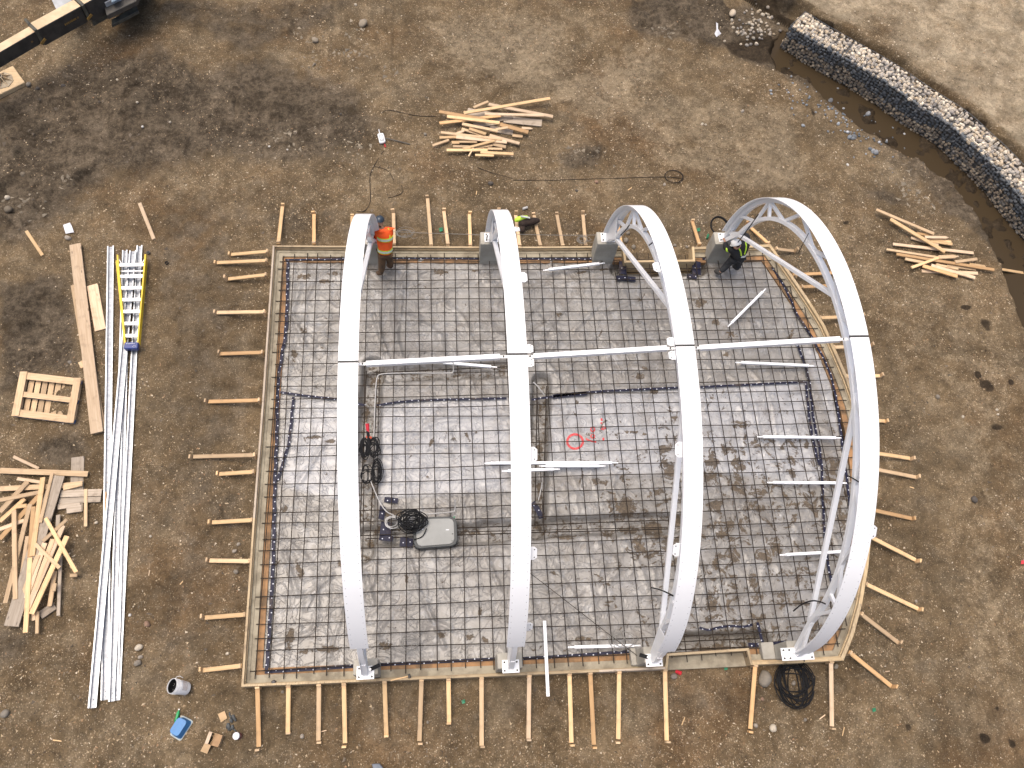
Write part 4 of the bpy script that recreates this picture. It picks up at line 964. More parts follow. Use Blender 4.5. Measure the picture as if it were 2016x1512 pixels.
for p1, p2, w, mt, lab in (((148, 481), (191, 852), .27, 'pink', 'long wide pale scaffold board left of the steel channels, on top'), ((150, 560), (198, 852), .25, 'tan', 'wide board mostly hidden under the long pale scaffold board'), ((182, 561), (198, 650), .26, 'pink', 'short wide pale board beside the long scaffold board'),
                           ((275, 400), (303, 471), .09, 'pink', 'lone pale board on the dirt above the ladder'), ((52, 455), (84, 503), .08, 'yellow', 'lone yellow board lying at the far left edge of the dirt'), ((158, 712), (164, 724), .1, 'tan', 'stub of a board poking out under the scaffold board')):
    z = .10 if 'on top' in lab else .024
    a, b2 = GG(*p1), GG(*p2); o = plank(G(*p1, a.z + z), G(*p2, b2.z + z), w, .036, mt); tag(o, lab, 'board')
for u, v, an, s, lab in ((415, 1183 + 240, 0, 0, ''),):
    pass
# pallet
c = [G(*p, .12) for p in ((42, 733), (162, 747), (147, 835), (25, 820))]
pal_ = empty('pallet', GG(94, 784), 'weathered wooden pallet with blue painted edges on the dirt', 'pallet')
def pq(s, t, z): a = c[0].lerp(c[1], s); b2 = c[3].lerp(c[2], s); p = a.lerp(b2, t); return Vector((p.x, p.y, z))
ma_b = wood('blue_painted_wood', (.03, .10, .28), (.10, .12, .16), .4); M['bluewood'] = ma_b
gz = gh(*pq(.5, .5, 0)[:2])
for s in np.linspace(.06, .94, 9):
    lbeam('deck_board', pq(s, .02, gz + .02), pq(s, .98, gz + .02), .118, .02, M['tan'], pal_)
for t in (.06, .5, .94):
    lbeam('stringer', pq(.01, t, gz + .075), pq(.99, t, gz + .075), .09, .085, M['bluewood'], pal_)
for t, w in ((.08, .17), (.5, .13), (.92, .17)):
    lbeam('deck_board', pq(.0, t, gz + .131), pq(1, t, gz + .131), w, .02, M['tan'], pal_)
for s in (.06, .94): lbeam('deck_board', pq(s, .0, gz + .154), pq(s, 1, gz + .154), .16, .02, M['tan'], pal_)

# ------------------------------------------------------------------ steel channels and the ladder
def channel(p1, p2, w, lab, z=.0, hh=.055):
    a, b2 = GG(*p1), GG(*p2); a, b2 = G(*p1, a.z + z), G(*p2, b2.z + z); Mx, L = frame(a, b2); h = L / 2; t = .005
    ch_ = empty('steel_channel', (a + b2) / 2, lab, 'channel', 'galvanised channels bundled under the ladder')
    prof = [(-w / 2, hh), (-w / 2, 0), (w / 2, 0), (w / 2, hh), (w / 2 - t, hh), (w / 2 - t, t), (-w / 2 + t, t), (-w / 2 + t, hh)]
    MB().prism([Mx @ Vector((-h, y, zz)) for y, zz in prof], Mx.to_3x3() @ Vector((L, 0, 0))).build('web', M['steelwebshade'], ch_)  # darker copy paints the shade inside the channel
    for s in (-1, 1): MB().beam(Mx @ Vector((-h, s * (w / 2 + .014), hh - .004)), Mx @ Vector((h, s * (w / 2 + .014), hh - .004)), .026, .005).build('lip', M['steel'], ch_)
    for e in (-h + .06, -h + .16, h - .06, h - .16): MB().tube([Mx @ Vector((e, 0, t + .001)), Mx @ Vector((e, 0, t + .003))], .009, 8).build('hole', M['bolt'], ch_)
channel((219, 486), (208, 1378), .105, 'galvanised channel apart from the bundle at the top, running to the left of the ladder')
channel((247, 494), (221, 1381), .07, 'galvanised channel under the left rail of the ladder', .006, .05)
channel((276, 485), (231, 1379), .085, 'galvanised channel along the right side of the bundle', .002)
channel((263, 495), (183, 1394), .11, 'topmost galvanised channel crossing the bundle and reaching nearest the bottom', .058)
channel((254, 500), (229, 1375), .05, 'narrow galvanised channel in the middle of the bundle', .01, .04)
ym = pm('yellow_fibreglass', (.72, .52, .02), (.62, .43, .02), 5, .4, .05); bl_ = pm('navy_plastic', (.02, .035, .16), (.03, .05, .2), 5, .4, .05)
lz = .19
ld = empty('step_ladder', G(258, 590, .15), 'yellow fibreglass step ladder with a blue top lying on steel channels', 'ladder')
la, lb2, ra, rb2 = G(232, 503, lz), G(247, 677, lz), G(287, 502, lz), G(272, 677, lz)
for nm, p, q in (('rail', la, lb2), ('rail', ra, rb2)): MB().beam(p, q, .035, .08).build(nm, ym, ld)
for p, q in ((la + Vector((-.05, -.1, -.10)), lb2 + Vector((-.03, 0, -.06))), (ra + Vector((.0, -.1, -.10)), rb2 + Vector((.01, 0, -.06)))): MB().beam(p, q, .03, .06).build('rear_rail', ym, ld)
for k in range(7):
    t = .115 + k * .133; p, q = la.lerp(lb2, t), ra.lerp(rb2, t); MB().beam(p, q, .085, .03).build('tread', M['alu'], ld)
p, q = la.lerp(lb2, .17) - Vector((0, 0, .07)), ra.lerp(rb2, .17) - Vector((0, 0, .07)); MB().beam(p, q, .03, .03).build('spreader', M['alu'], ld)
for p, q in ((la.lerp(lb2, .03), la.lerp(ra, .14).lerp(lb2.lerp(rb2, .1), .11)), (ra.lerp(rb2, .03), ra.lerp(la, .14).lerp(rb2.lerp(lb2, .1), .11))): MB().beam(p, q, .018, .012).build('corner_brace', M['alu'], ld)
p, q = G(246, 682, lz), G(273, 682, lz); cap = MB().beam(p, q, .17, .13).build('top_cap', bl_, ld, bevel=.015)
wm = pm('white_print', (.7, .7, .72), None, 5, .5, 0)
for k in range(9):
    a = p.lerp(q, .16 + .07 * k); MB().box(Matrix.Translation(a + Vector((0, .045, .0668))), .012, random.choice([.012, .016, .02]), .002).build('print_mark', wm, cap)
MB().tube([q.lerp(p, .25) + Vector((.03 * math.cos(x), -.03 + .025 * math.sin(x), .068)) for x in np.linspace(0, 6.0, 12)], .003, 4, True).build('print_mark', wm, cap)

# ------------------------------------------------------------------ white tubes lying on the mat
def rod(p1, p2, lab, w=.062, tip=.14, flat=False, z=.30):
    a, b2 = G(*p1, z), G(*p2, z); dv = (b2 - a).normalized()
    t = empty('loose_strut', (a + b2) / 2 - Vector((0, 0, .03)), lab, 'steel strut', 'loose white struts lying on the rebar')
    MB().beam(a, b2, w, w if not flat else .012).build('tube', M['white'], t, bevel=.003)
    if not flat:
        for e, s in ((a, -1), (b2, 1)):
            tb = MB().beam(e + dv * s * -.02, e + dv * s * tip, w * .5, .012).build('end_tab', M['white'], t)
            pc = e + dv * s * (tip - .03); MB().tube([pc + Vector((0, 0, .0065)), pc + Vector((0, 0, .008))], .008, 8).build('hole', M['bolt'], tb)
    else:
        for e in (a.lerp(b2, .03), a.lerp(b2, .08), a.lerp(b2, .95), a.lerp(b2, .98)): MB().tube([e + Vector((0, 0, .006)), e + Vector((0, 0, .008))], .009, 8).build('hole', M['bolt'], t)
rod((872, 714), (967, 722), 'loose white strut just below the purlin between the two left arches')
rod((1080, 531), (1180, 519), 'loose white strut lying by the far edge beside a pier')
rod((1440, 636), (1501, 575), 'loose white strut lying diagonally in the far right bay')
rod((1459, 714), (1592, 720), 'loose white strut nearest below the purlin in the right bay')
rod((1502, 860), (1645, 862), 'loose white strut in the right bay, longest of the level ones')
rod((1522, 950), (1655, 951), 'loose white strut in the right bay, third of the level ones from the purlin')
rod((1547, 1092), (1660, 1086), 'loose white strut in the right bay nearest the coiled black cable')
rod((966, 912), (1205, 911), 'longest loose white strut passing under the second arch', z=.30)
rod((1074, 917.5), (1180, 917.5), 'loose white strut tight against the longest one beside the second arch')
rod((1000, 927), (1090, 924), 'short loose white strut tucked below the second arch, nearest the grey lidded box')
rod((1131, 1274), (1248, 1271), 'loose white strut at the near edge under a wire bundle')
rod((1072, 1222), (1079, 1371), 'flat white bar hanging over the near edge of the formwork', w=.068, flat=True, z=.40)
print('structures ok')

# ------------------------------------------------------------------ stones
def ico(seed, sub=2, rough=.22):
    bm = bmesh.new(); bmesh.ops.create_icosphere(bm, subdivisions=sub, radius=1)
    r = np.random.default_rng(seed); ax = r.normal(0, 1, (7, 3)); ax /= np.linalg.norm(ax, axis=1)[:, None]; off = r.uniform(.62, .95, 7)
    for v in bm.verts:
        p = np.array(v.co)
        for a, o_ in zip(ax, off):
            d_ = p @ a
            if d_ > o_: p = p - a * (d_ - o_) * .85
        p = p * (1 + rough * .25 * math.sin(3 * p[0] + seed) * math.cos(2.3 * p[1] - seed)); v.co = p * np.array([1, .82, .72])
    V = np.array([v.co[:] for v in bm.verts]); Fc = np.array([[v.index for v in f.verts] for f in bm.faces]); bm.free(); return V, Fc
PROTO = [ico(s) for s in range(8)]
def stone_mat(name, rough=.8):
    ma, t, b = nodes(name); k = N(t); c = k.n('ShaderNodeObjectInfo').outputs['Color']
    n1 = k.noise(k.obj(), 1.6, 5, .65); hv = k.n('ShaderNodeHueSaturation'); k.l(c, hv.inputs['Color']); k.l(k.math('MULTIPLY_ADD', n1, .9, .55), hv.inputs['Value'])
    k.l(hv.outputs[0], b.inputs['Base Color']); b.inputs['Roughness'].default_value = rough
    k.l(k.bump(k.noise(k.obj(), 5, 5), .35, .05), b.inputs['Normal']); return ma
M['stone'] = stone_mat('river_stone'); M['stonemass'] = attr_mat('packed_stone', .8, .3, 14, .3)
SMESH = []
for kx, (V, Fc) in enumerate(PROTO):
    me = bpy.data.meshes.new('stone'); me.from_pydata(V.tolist(), [], Fc.tolist()); me.materials.append(M['stone']); me.polygons.foreach_set('use_smooth', [True] * len(Fc)); SMESH.append(me)
from mathutils import Euler
def stone(loc, s, col, parent=None, name='stone', sq=(1, 1, 1), rot=None):
    o = bpy.data.objects.new(name, random.choice(SMESH)); COL.objects.link(o); o.color = (*col, 1)
    loc = Vector(loc); WL[o] = loc; o.scale = (s * sq[0], s * sq[1], s * sq[2])
    o.rotation_euler = rot or (random.uniform(-.5, .5), random.uniform(-.5, .5), random.uniform(0, 6.28))
    if parent is not None: o.parent = parent; o.location = loc - WL[parent]
    else: o.location = loc
    return o
def stone_mass(name, items, parent):
    Vs, Fs, Cs = [], [], []; b0 = 0
    for loc, s, col in items:
        V, Fc = random.choice(PROTO); Rm = np.array(Euler((random.uniform(-.6, .6), random.uniform(-.6, .6), random.uniform(0, 6.28))).to_matrix())
        Vs.append((V * s) @ Rm.T + np.array(loc) - np.array(WL[parent] if parent else (0, 0, 0))); Fs.append(Fc + b0); Cs.append(np.tile(col, (len(V), 1))); b0 += len(V)
    o = npmesh(name, np.vstack(Vs), np.vstack(Fs), M['stonemass'], loc=WL[parent] if parent else (0, 0, 0), parent=parent); vcol(o.data, 'tint', np.vstack(Cs)); tag(o, kind='stuff'); return o
creams = [(.62, .54, .42), (.50, .42, .31), (.44, .38, .30), (.36, .31, .25), (.55, .49, .39), (.32, .29, .25), (.40, .32, .22), (.27, .24, .21)]
browns = [(.36, .28, .19), (.27, .21, .145), (.42, .34, .24), (.22, .175, .125), (.32, .25, .175), (.19, .17, .145)]
blues = [(.11, .122, .132), (.14, .152, .162), (.085, .095, .105), (.19, .195, .20), (.115, .12, .125)]
S_LEN = len(GBS); cum = .05
nb_ = 6; cuts = [0, 42, 78, 112, 142, 172, S_LEN - 1]
glab = ['gabion basket at the upper end of the stone wall', 'gabion basket second from the upper end of the stone wall', 'gabion basket third from the upper end of the stone wall', 'gabion basket in the middle right of the stone wall, above the scrap boards', 'gabion basket at the right border with large cream stones on top', 'last gabion basket of the wall at the right border']
wire = pm('gabion_wire', (.13, .14, .15), None, 5, .5, 0, .5)
print('gabion samples', S_LEN)
cuts = [int(round(x)) for x in np.linspace(0, S_LEN - 1, nb_ + 1)]
ZB = -.30
for g in range(nb_):
    i0, i1 = cuts[g], cuts[g + 1]; mid = GBS[(i0 + i1) // 2]
    gb = empty('gabion_basket', (mid.x, mid.y, ZB), glab[g], 'gabion', 'gabion baskets wired in a curved wall'); items = []
    def at(i, w, z):
        i = min(max(i, 0), S_LEN - 1); f = GBS[i]; k = GBK[i]; return Vector((f.x + (k.x - f.x) * w, f.y + (k.y - f.y) * w, z))
    L = (i1 - i0) * .05
    sp = .098
    for a in np.arange(sp / 2, L, sp):
        for w in np.arange(.09, .95, sp / GW):
            i = i0 + int((a + random.uniform(-.035, .035)) / .05); big = random.random() < (.12 if g < 4 else .3)
            s = random.uniform(.054, .074) * (1.25 if big else 1); cl = random.choice(creams) if random.random() < .93 else random.choice(browns)
            fm = .95 + .45 * (vnoise(np.array([a * .8 + g * 7.1]), np.array([w * 2.0]), 201)[0] + .5); cl = tuple(x * fm for x in cl)
            if w < .12 and random.random() < .5: cl = random.choice(blues)
            items.append((at(i, w + random.uniform(-.04, .04), GH - .045 + random.uniform(-.02, .02)), s, cl))
        for z in np.arange(ZB + .05, GH - .03, sp * .92):
            i = i0 + int((a + random.uniform(-.035, .035)) / .05); fz = (z - ZB) / (GH - ZB)
            wv = .50 + .14 * math.sin(a * 2.1 + g * 1.7) + random.uniform(-.05, .05)
            cl = random.choice(blues) if fz > wv else random.choice(browns)
            items.append((at(i, .085 + random.uniform(-.04, .03), z + random.uniform(-.02, .02)), random.uniform(.050, .067) * (.9 if fz > wv else 1), cl))
        if g == 0: pass
    if g == 0:
        for w in np.arange(.1, .95, .16):
            for z in np.arange(ZB + .05, GH - .04, .095): items.append((at(0, w, z) + Vector((.05, -.03, 0)), random.uniform(.05, .066), random.choice(blues + browns)))
    items.sort(key=lambda t: -t[1])
    for loc, s, cl in items[:100]: stone(loc, s, cl, gb)
    stone_mass('packed_stones', items[100:], gb)
    mb = MB()
    for i in range(i0, i1, 3):
        j = min(i + 3, i1)
        a, b2, c2, d2 = at(i, .16, 0), at(j, .16, 0), at(j, .92, 0), at(i, .92, 0)
        mb.prism([(p.x, p.y, ZB) for p in (a, b2, c2, d2)], (0, 0, GH - .09 - ZB))
    mb.build('core', M['darksteel'] if False else pm('gabion_gap_shade', (.12, .105, .09), None, 5, .9, .2), gb)  # added backing block, its dark colour stands for shade between stones
    wm_ = MB(); r = .0042
    for i in range(i0, i1 + 1, 2):
        wm_.tube([at(i, -.01, ZB + .02), at(i, -.01, GH + .01), at(i, 1, GH + .01)], r, 3)
    for w in np.arange(0, 1.01, .17): wm_.tube([at(i, w - .01, GH + .01) for i in range(i0, i1 + 1, 3)], r, 3)
    for z in np.arange(ZB + .05, GH, .1): wm_.tube([at(i, -.01, z) for i in range(i0, i1 + 1, 3)], r, 3)
    wm_.build('wire_mesh', wire, gb)
    sm = MB(); sm.tube([at(i0, -.012, ZB + .02), at(i0, -.012, GH + .012), at(i0, 1, GH + .012)], .010, 5); sm.tube([at(i, -.012, GH + .012) for i in range(i0, i1 + 1, 3)], .007, 5); sm.tube([at(i, 1, GH + .012) for i in range(i0, i1 + 1, 3)], .007, 5)
    sm.build('selvedge_wire', wire, gb)
# stones dumped at the upper end of the wall
heap = []
for k in range(95):
    u, v = random.gauss(1487, 22), random.gauss(52, 19)
    if u > 1538: continue
    s = random.uniform(.035, .07); kf = random.uniform(.55, .95); cl = tuple(x * kf for x in random.choice(creams)); p = GG(u, v, s * .35)
    tag(stone(p, s, cl), 'small rounded stone in the heap dumped beside the upper end of the gabion wall', 'stone', 'stones heaped by the gabion wall')
tag(stone(GG(1441, 29, .07), .17, (.46, .38, .28), sq=(1, .8, .7)), 'large cream boulder beside the heap of rounded stones', 'boulder')
for k in range(150):
    t = random.random(); u, v = 1540 + 230 * t + random.gauss(0, 22), 165 + 125 * t + random.gauss(0, 22)
    s = random.uniform(.02, .05) if k > 14 else random.uniform(.06, .10); kf = random.uniform(1.0, 2.2); cl = tuple(x * kf for x in random.choice(blues))
    tag(stone(GG(u, v, s * .3), s, cl), 'broken blue grey rock scattered along the bank of the ditch', 'rock', 'broken rocks along the ditch bank')
lone = [(231, 158, .07, 'pale round stone on the dark soil right of the timber crane mat'), (270, 201, .065, 'pale stone on the churned soil, one of a pair, upper'), (281, 250, .07, 'white stone low in the churned clay'), (335, 241, .065, 'cream stone right of the white one in the churned clay'), (436, 276, .07, 'upright grey stone on the churned clay'), (196, 201, .05, 'small dark stone in the clay'),
        (837, 265, .09, 'grey stone left of the scrap pile beyond the far edge'), (966, 362, .13, 'dark angular stone below the scrap pile'), (530, 289, .06, 'white square stone in the dark clay'), (671, 225, .06, 'grey stone half buried in the dark clay'), (566, 295, .05, 'small white stone beside the dark clay'), (135, 470, .14, 'round brown stone above the long scaffold board'), (1174, 359, .1, 'reddish flat stone beside the ground wire'),
        (1308, 364, .08, 'tan stone beside the wire loop'), (1135, 376, .07, 'flat grey stone chip below the dark clay patch'), (291, 1229, .12, 'reddish brown stone right of the channels'), (274, 1275, .14, 'cream oval stone right of the channels'), (277, 1294, .09, 'small brown stone between two larger ones right of the channels'), (272, 1306, .14, 'grey stone below the oval one right of the channels'), (12, 1405, .16, 'greenish grey stone at the lower left border'),
        (470, 1072, .08, 'tan stone just left of the formwork, upper of three'), (462, 1085, .09, 'tan stone just left of the formwork, middle of three'), (465, 1126, .1, 'grey stone left of the formwork below a brace'), (448, 1287, .07, 'cream stone near the left corner of the formwork'), (297, 1056, .06, 'small cream stone right of the channels beside a brace'), (190, 1029, .07, 'pale stone beside the scrap pile at the left'), (138, 714, .09, 'grey stone between the pallet and the scaffold board'),
        (256, 1211, .06, 'small white stone beside the steel channels'), (595, 1450, .09, 'brown stone between two near braces'), (1503, 1336, .30, 'large flat buried stone beside the near brace by the black cable coil'), (1645, 1312, .1, 'grey stone under the near right corner of the formwork'), (1521, 1434, .16, 'pale pinkish stone below the black cable coil'), (1585, 1417, .07, 'small grey stone below the black cable coil'), (1487, 1428, .09, 'brown stone beside a near brace foot'), (1500, 1376, .08, 'rusty round stone left of the black cable coil'), (1562, 1345, .1, 'yellowish stone inside the black cable coil'),
        (1845, 782, .11, 'pinkish stone alone on the right hand dirt'), (1917, 984, .15, 'dark grey stone on the right hand dirt'), (1895, 821, .07, 'pale stone on the right hand dirt'), (1962, 807, .07, 'cream stone at the right, upper of a pair'), (1964, 816, .06, 'cream stone at the right, lower of a pair'), (1803, 1184, .06, 'tan stone beside the stake of a right hand brace'), (1232, 474, .14, 'round cobble just inside the recess of the far edge, left'), (1247, 487, .12, 'round cobble in the recess of the far edge, right'), (1236, 460, .1, 'cobble outside the recess of the far edge'), (1328, 484, .09, 'cobble at the right side of the far recess'), (1352, 487, .08, 'small cobble at the right corner of the far recess'),
        (1382, 245, .08, 'pale chip of stone in the grey dirt'), (1389, 246, .06, 'small pale stone beside a pale chip in the grey dirt'), (1461, 220, .1, 'flat tan stone on the bank above the ditch'), (1492, 337, .07, 'pale stone below the ditch bank'), (1668, 325, .08, 'white stone near the ditch, right of the rightmost arch crown'), (620, 80, .17, 'large cracked clod like grey rock at the top of the site'), (715, 48, .24, 'largest cracked grey boulder at the top of the site'), (700, 10, .08, 'pale stone at the top border'), (90, 350, .0, ''), (47, 345, .15, 'grey clay lump at the left border, upper'), (18, 414, .2, 'grey clay lump at the left border, lower'), (15, 390, .13, 'pale clay lump at the left border'), (58, 168, .15, 'grey boulder touching the timber crane mat'), (125, 170, .11, 'dark stone right of the crane mat boulder'), (75, 175, .09, 'dark stone next to the crane mat boulder'),
        (735, 1450, .0, ''), (842, 1422, .06, 'small grey stone among the near braces'), (557, 1362, .07, 'grey stone under the near edge between two braces'), (1312, 1335, .0, '')]
for u, v, s, lab in lone:
    if not lab: continue
    cl = (.46, .40, .31) if ('pale' in lab or 'cream' in lab) else (.56, .53, .48) if 'white' in lab else (.24, .15, .10) if 'redd' in lab or 'rust' in lab else (.075, .065, .055) if 'dark' in lab else (.30, .26, .21) if ('brown' in lab or 'tan' in lab) else (.27, .225, .165) if 'cracked' in lab else (.20, .175, .14) if 'clay' not in lab else (.15, .122, .086)
    tag(stone(GG(u, v, s * .22), s * .62, cl), lab, 'stone')

# ------------------------------------------------------------------ people
def skin(name, J, E, mat, parent, sub=2, root=None):
    """J: name -> (xyz, radius or (rx,ry)); E: pairs"""
    ks = list(J); ix = {k: i for i, k in enumerate(ks)}; base = WL[parent]
    me = bpy.data.meshes.new(name); me.from_pydata([tuple(Vector(J[k][0]) - base) for k in ks], [(ix[a], ix[b2]) for a, b2 in E], [])
    o = bpy.data.objects.new(name, me); COL.objects.link(o)
    mo = o.modifiers.new('s', 'SKIN'); mo.use_smooth_shade = True
    for k in ks:
        r = J[k][1]; r = r if isinstance(r, tuple) else (r, r); v = me.skin_vertices[0].data[ix[k]]; v.radius = r; v.use_root = (k == (root or ks[0]))
    ss_ = o.modifiers.new('d', 'SUBSURF'); ss_.levels = ss_.render_levels = sub
    dg = bpy.context.evaluated_depsgraph_get(); ev = o.evaluated_get(dg); m2 = bpy.data.meshes.new_from_object(ev)
    o.modifiers.clear(); o.data = m2; m2.name = name; m2.materials.clear(); m2.materials.append(mat)
    m2.polygons.foreach_set('use_smooth', [True] * len(m2.polygons))
    o.parent = parent; WL[o] = base.copy(); return o
skinm = pm('skin', (.50, .29, .19), (.44, .24, .155), 8, .55, .05)
orange = pm('orange_hivis_cloth', (.95, .13, .015), (.85, .09, .01), 3, .75, .3, lo=.3, hi=.7, dist=.03)
lime = pm('lime_hivis_cloth', (.50, .75, .06), (.42, .65, .04), 6, .7, .15)
silver = pm('silver_reflective_tape', (.62, .64, .60), (.5, .52, .5), 8, .3, .05)
brownc = pm('brown_work_trousers', (.13, .07, .03), (.075, .045, .024), 5, .85, .3)
tanb = pm('brown_leather', (.115, .062, .03), (.07, .04, .02), 6, .7, .2)
blackc = pm('black_cloth', (.010, .010, .012), (.018, .018, .02), 5, .85, .25)
charc = pm('charcoal_trousers', (.022, .024, .027), (.035, .036, .038), 5, .9, .3)
helm_d = pm('dark_blue_helmet', (.02, .032, .05), (.03, .045, .065), 3, .3, 0)
helm_w = pm('white_helmet', (.80, .79, .76), (.74, .72, .68), 3, .3, 0)
beard = pm('dark_hair', (.03, .018, .012), None, 20, .9, .3)
eyem = pm('eye_dark', (.02, .015, .012), None, 5, .3, 0)
def hand(J, E, side, wrist, fwd, palm_n, thumb_dir):
    f = Vector(fwd).normalized(); n_ = Vector(palm_n).normalized(); s = f.cross(n_).normalized(); n_ = s.cross(f)
    J[side + 'palm'] = (wrist + f * .055, (.040, .022)); E.append((side + 'wrist', side + 'palm'))
    for k, (o_, ln) in enumerate(((-.032, .066), (-.011, .08), (.011, .075), (.031, .056))):
        b0 = wrist + f * .10 + s * o_; k0, k1, k2 = (side + f'f{k}{c}' for c in 'abc')
        J[k0] = (b0, .0095); J[k1] = (b0 + f * ln * .5 + n_ * .014, .0088); J[k2] = (b0 + f * ln * .8 + n_ * (.035 + .006 * k), .0078); E += [(side + 'palm', k0), (k0, k1), (k1, k2)]
    td = Vector(thumb_dir).normalized(); b0 = wrist + f * .04 + td * .036
    J[side + 'ta'] = (b0, .012); J[side + 'tb'] = (b0 + f * .035 + td * .016, .0105); J[side + 'tc'] = (b0 + f * .06 + td * .012 + n_ * .018, .009); E += [(side + 'palm', side + 'ta'), (side + 'ta', side + 'tb'), (side + 'tb', side + 'tc')]
def ring(mb, c, axis_, rx, ry, xdir, h, n=28):
    a = Vector(axis_).normalized(); x = Vector(xdir); x = (x - a * x.dot(a)).normalized(); y = a.cross(x); vs = []
    for s in (-.5, .5): vs += [Vector(c) + a * h * s + x * rx * math.cos(2 * math.pi * j / n) + y * ry * math.sin(2 * math.pi * j / n) for j in range(n)]
    for s in (-.5, .5): vs += [Vector(c) + a * h * s + x * (rx - .012) * math.cos(2 * math.pi * j / n) + y * (ry - .012) * math.sin(2 * math.pi * j / n) for j in range(n)]
    fs = []
    for j in range(n):
        k = (j + 1) % n; fs += [(j, k, n + k, n + j), (2 * n + j, 3 * n + j, 3 * n + k, 2 * n + k), (n + j, n + k, 3 * n + k, 3 * n + j), (j, 2 * n + j, 2 * n + k, k)]
    mb.add(vs, fs)
def person(lab, P, up_fwd, mats, helm, beard_on, hands, stripes):
    """P: joints in world coordinates"""
    rt = empty('person', Vector((P['pel'].x, P['pel'].y, .25)), lab, 'person')
    fwd, upv = up_fwd; fwd = Vector(fwd).normalized(); upv = Vector(upv); upv = (upv - fwd * upv.dot(fwd)).normalized(); sd = fwd.cross(upv)
    H = P['head']
    J = {'pel': (P['pel'], .115), 'waist': (P['waist'], .11), 'chest': (P['chest'], .125), 'neck': (P['neck'], .055), 'jaw': (H - upv * .07 + fwd * .015, (.068, .075)), 'head': (H + upv * .03, (.078, .092)), 'crown': (H + upv * .09 - fwd * .01, (.06, .07))}
    E = [('pel', 'waist'), ('waist', 'chest'), ('chest', 'neck'), ('neck', 'jaw'), ('jaw', 'head'), ('head', 'crown')]
    for s in 'LR':
        J[s + 'sh'] = (P[s + 'sh'], .058); J[s + 'el'] = (P[s + 'el'], .040); J[s + 'wrist'] = (P[s + 'wr'], .027)
        J[s + 'hip'] = (P[s + 'hip'], .085); J[s + 'kn'] = (P[s + 'kn'], .055); J[s + 'an'] = (P[s + 'an'], .04); J[s + 'toe'] = (P[s + 'an'].lerp(P[s + 'toe'], .7), .018)
        E += [('chest', s + 'sh'), (s + 'sh', s + 'el'), (s + 'el', s + 'wrist'), ('pel', s + 'hip'), (s + 'hip', s + 'kn'), (s + 'kn', s + 'an'), (s + 'an', s + 'toe')]
        hand(J, E, s, P[s + 'wr'], *hands[s])
    skin('body', J, E, skinm, rt, 1)
    # face
    mb = MB(); mb.lathe(Matrix.Translation(H + fwd * .092 - upv * .012) @ fwd.to_track_quat('Z', 'Y').to_matrix().to_4x4(), [(.018, -.01), (.014, .008), (.003, .022)], 10); mb.build('nose', skinm, rt, smooth='all')
    for s in (-1, 1):
        mb = MB(); c = H + fwd * .081 + sd * s * .032 + upv * .022; mb.lathe(Matrix.Translation(c), [(.0005, -.009), (.008, -.005), (.0095, 0), (.008, .005), (.0005, .009)], 8); mb.build('eye', eyem, rt, smooth='all')
        mb = MB(); c = H + sd * s * .083 - fwd * .01; mb.lathe(Matrix.Translation(c) @ (sd * s).to_track_quat('Z', 'Y').to_matrix().to_4x4(), [(.0005, -.012), (.028, -.006), (.03, .006), (.0005, .012)], 10); mb.build('ear', skinm, rt, smooth='all')
    MB().tube([H + fwd * .086 - upv * .055 + sd * .022, H + fwd * .094 - upv * .057, H + fwd * .086 - upv * .055 - sd * .022], .005, 5).build('mouth', pm('lips', (.32, .12, .09), None, 5, .5, 0), rt)
    if beard_on: skin('beard', {'a': (H - upv * .062 + fwd * .055 + sd * .052, .024), 'b': (H - upv * .098 + fwd * .072, (.034, .03)), 'c': (H - upv * .062 + fwd * .055 - sd * .052, .024), 'd': (H - upv * .04 + fwd * .087, (.03, .010))}, [('b', 'a'), ('b', 'c'), ('b', 'd')], beard, rt, 2, 'b')
    skin('hair', {'a': (H + upv * .02 - fwd * .045, (.07, .062)), 'b': (H - upv * .035 - fwd * .055, (.06, .045))}, [('a', 'b')], beard, rt, 2)
    # helmet
    hq = Matrix((sd, fwd, upv)).transposed().to_4x4() if False else Matrix((sd, -fwd * -1, upv)).transposed().to_4x4()
    hc = H + upv * .055 - fwd * .012; hq.translation = hc; Sm = Matrix.Diagonal((.92, 1.12, 1, 1))
    hm = MB().lathe(hq @ Sm, [(.119, -.012), (.122, -.004), (.120, .02), (.113, .055), (.092, .092), (.055, .115), (.0005, .122)], 24).build('helmet', helm, rt, smooth='all')
    n = 12; vs = []; up2 = upv
    for j in range(n + 1):
        a = math.pi * (.12 + .76 * j / n); d0 = sd * math.cos(a) * .92 + fwd * math.sin(a) * 1.12
        vs += [hc + d0 * .112 - upv * .002, hc + d0 * .112 + fwd * .055 * math.sin(a) - upv * .016, hc + d0 * .112 + fwd * .055 * math.sin(a) - upv * .022, hc + d0 * .11 - upv * .012]
    fs = [(4 * j + k, 4 * j + (k + 1) % 4, 4 * j + 4 + (k + 1) % 4, 4 * j + 4 + k) for j in range(n) for k in range(4)]
    MB().add(vs, fs).build('brim', helm, hm, smooth=True)
    MB().tube([hc + fwd * .11 + upv * .05, hc + fwd * .05 + upv * .112, hc + upv * .126, hc - fwd * .06 + upv * .11, hc - fwd * .118 + upv * .05], .012, 6).build('ridge', helm, hm, smooth='all')
    # clothes
    jk = {'pel': (P['pel'] + (P['pel'] - P['waist']) * .15, .168), 'waist': (P['waist'], .172), 'chest': (P['chest'], (.195, .178)), 'neck': (P['neck'] - (P['neck'] - P['chest']) * .12, .072)}
    ee = [('pel', 'waist'), ('waist', 'chest'), ('chest', 'neck')]
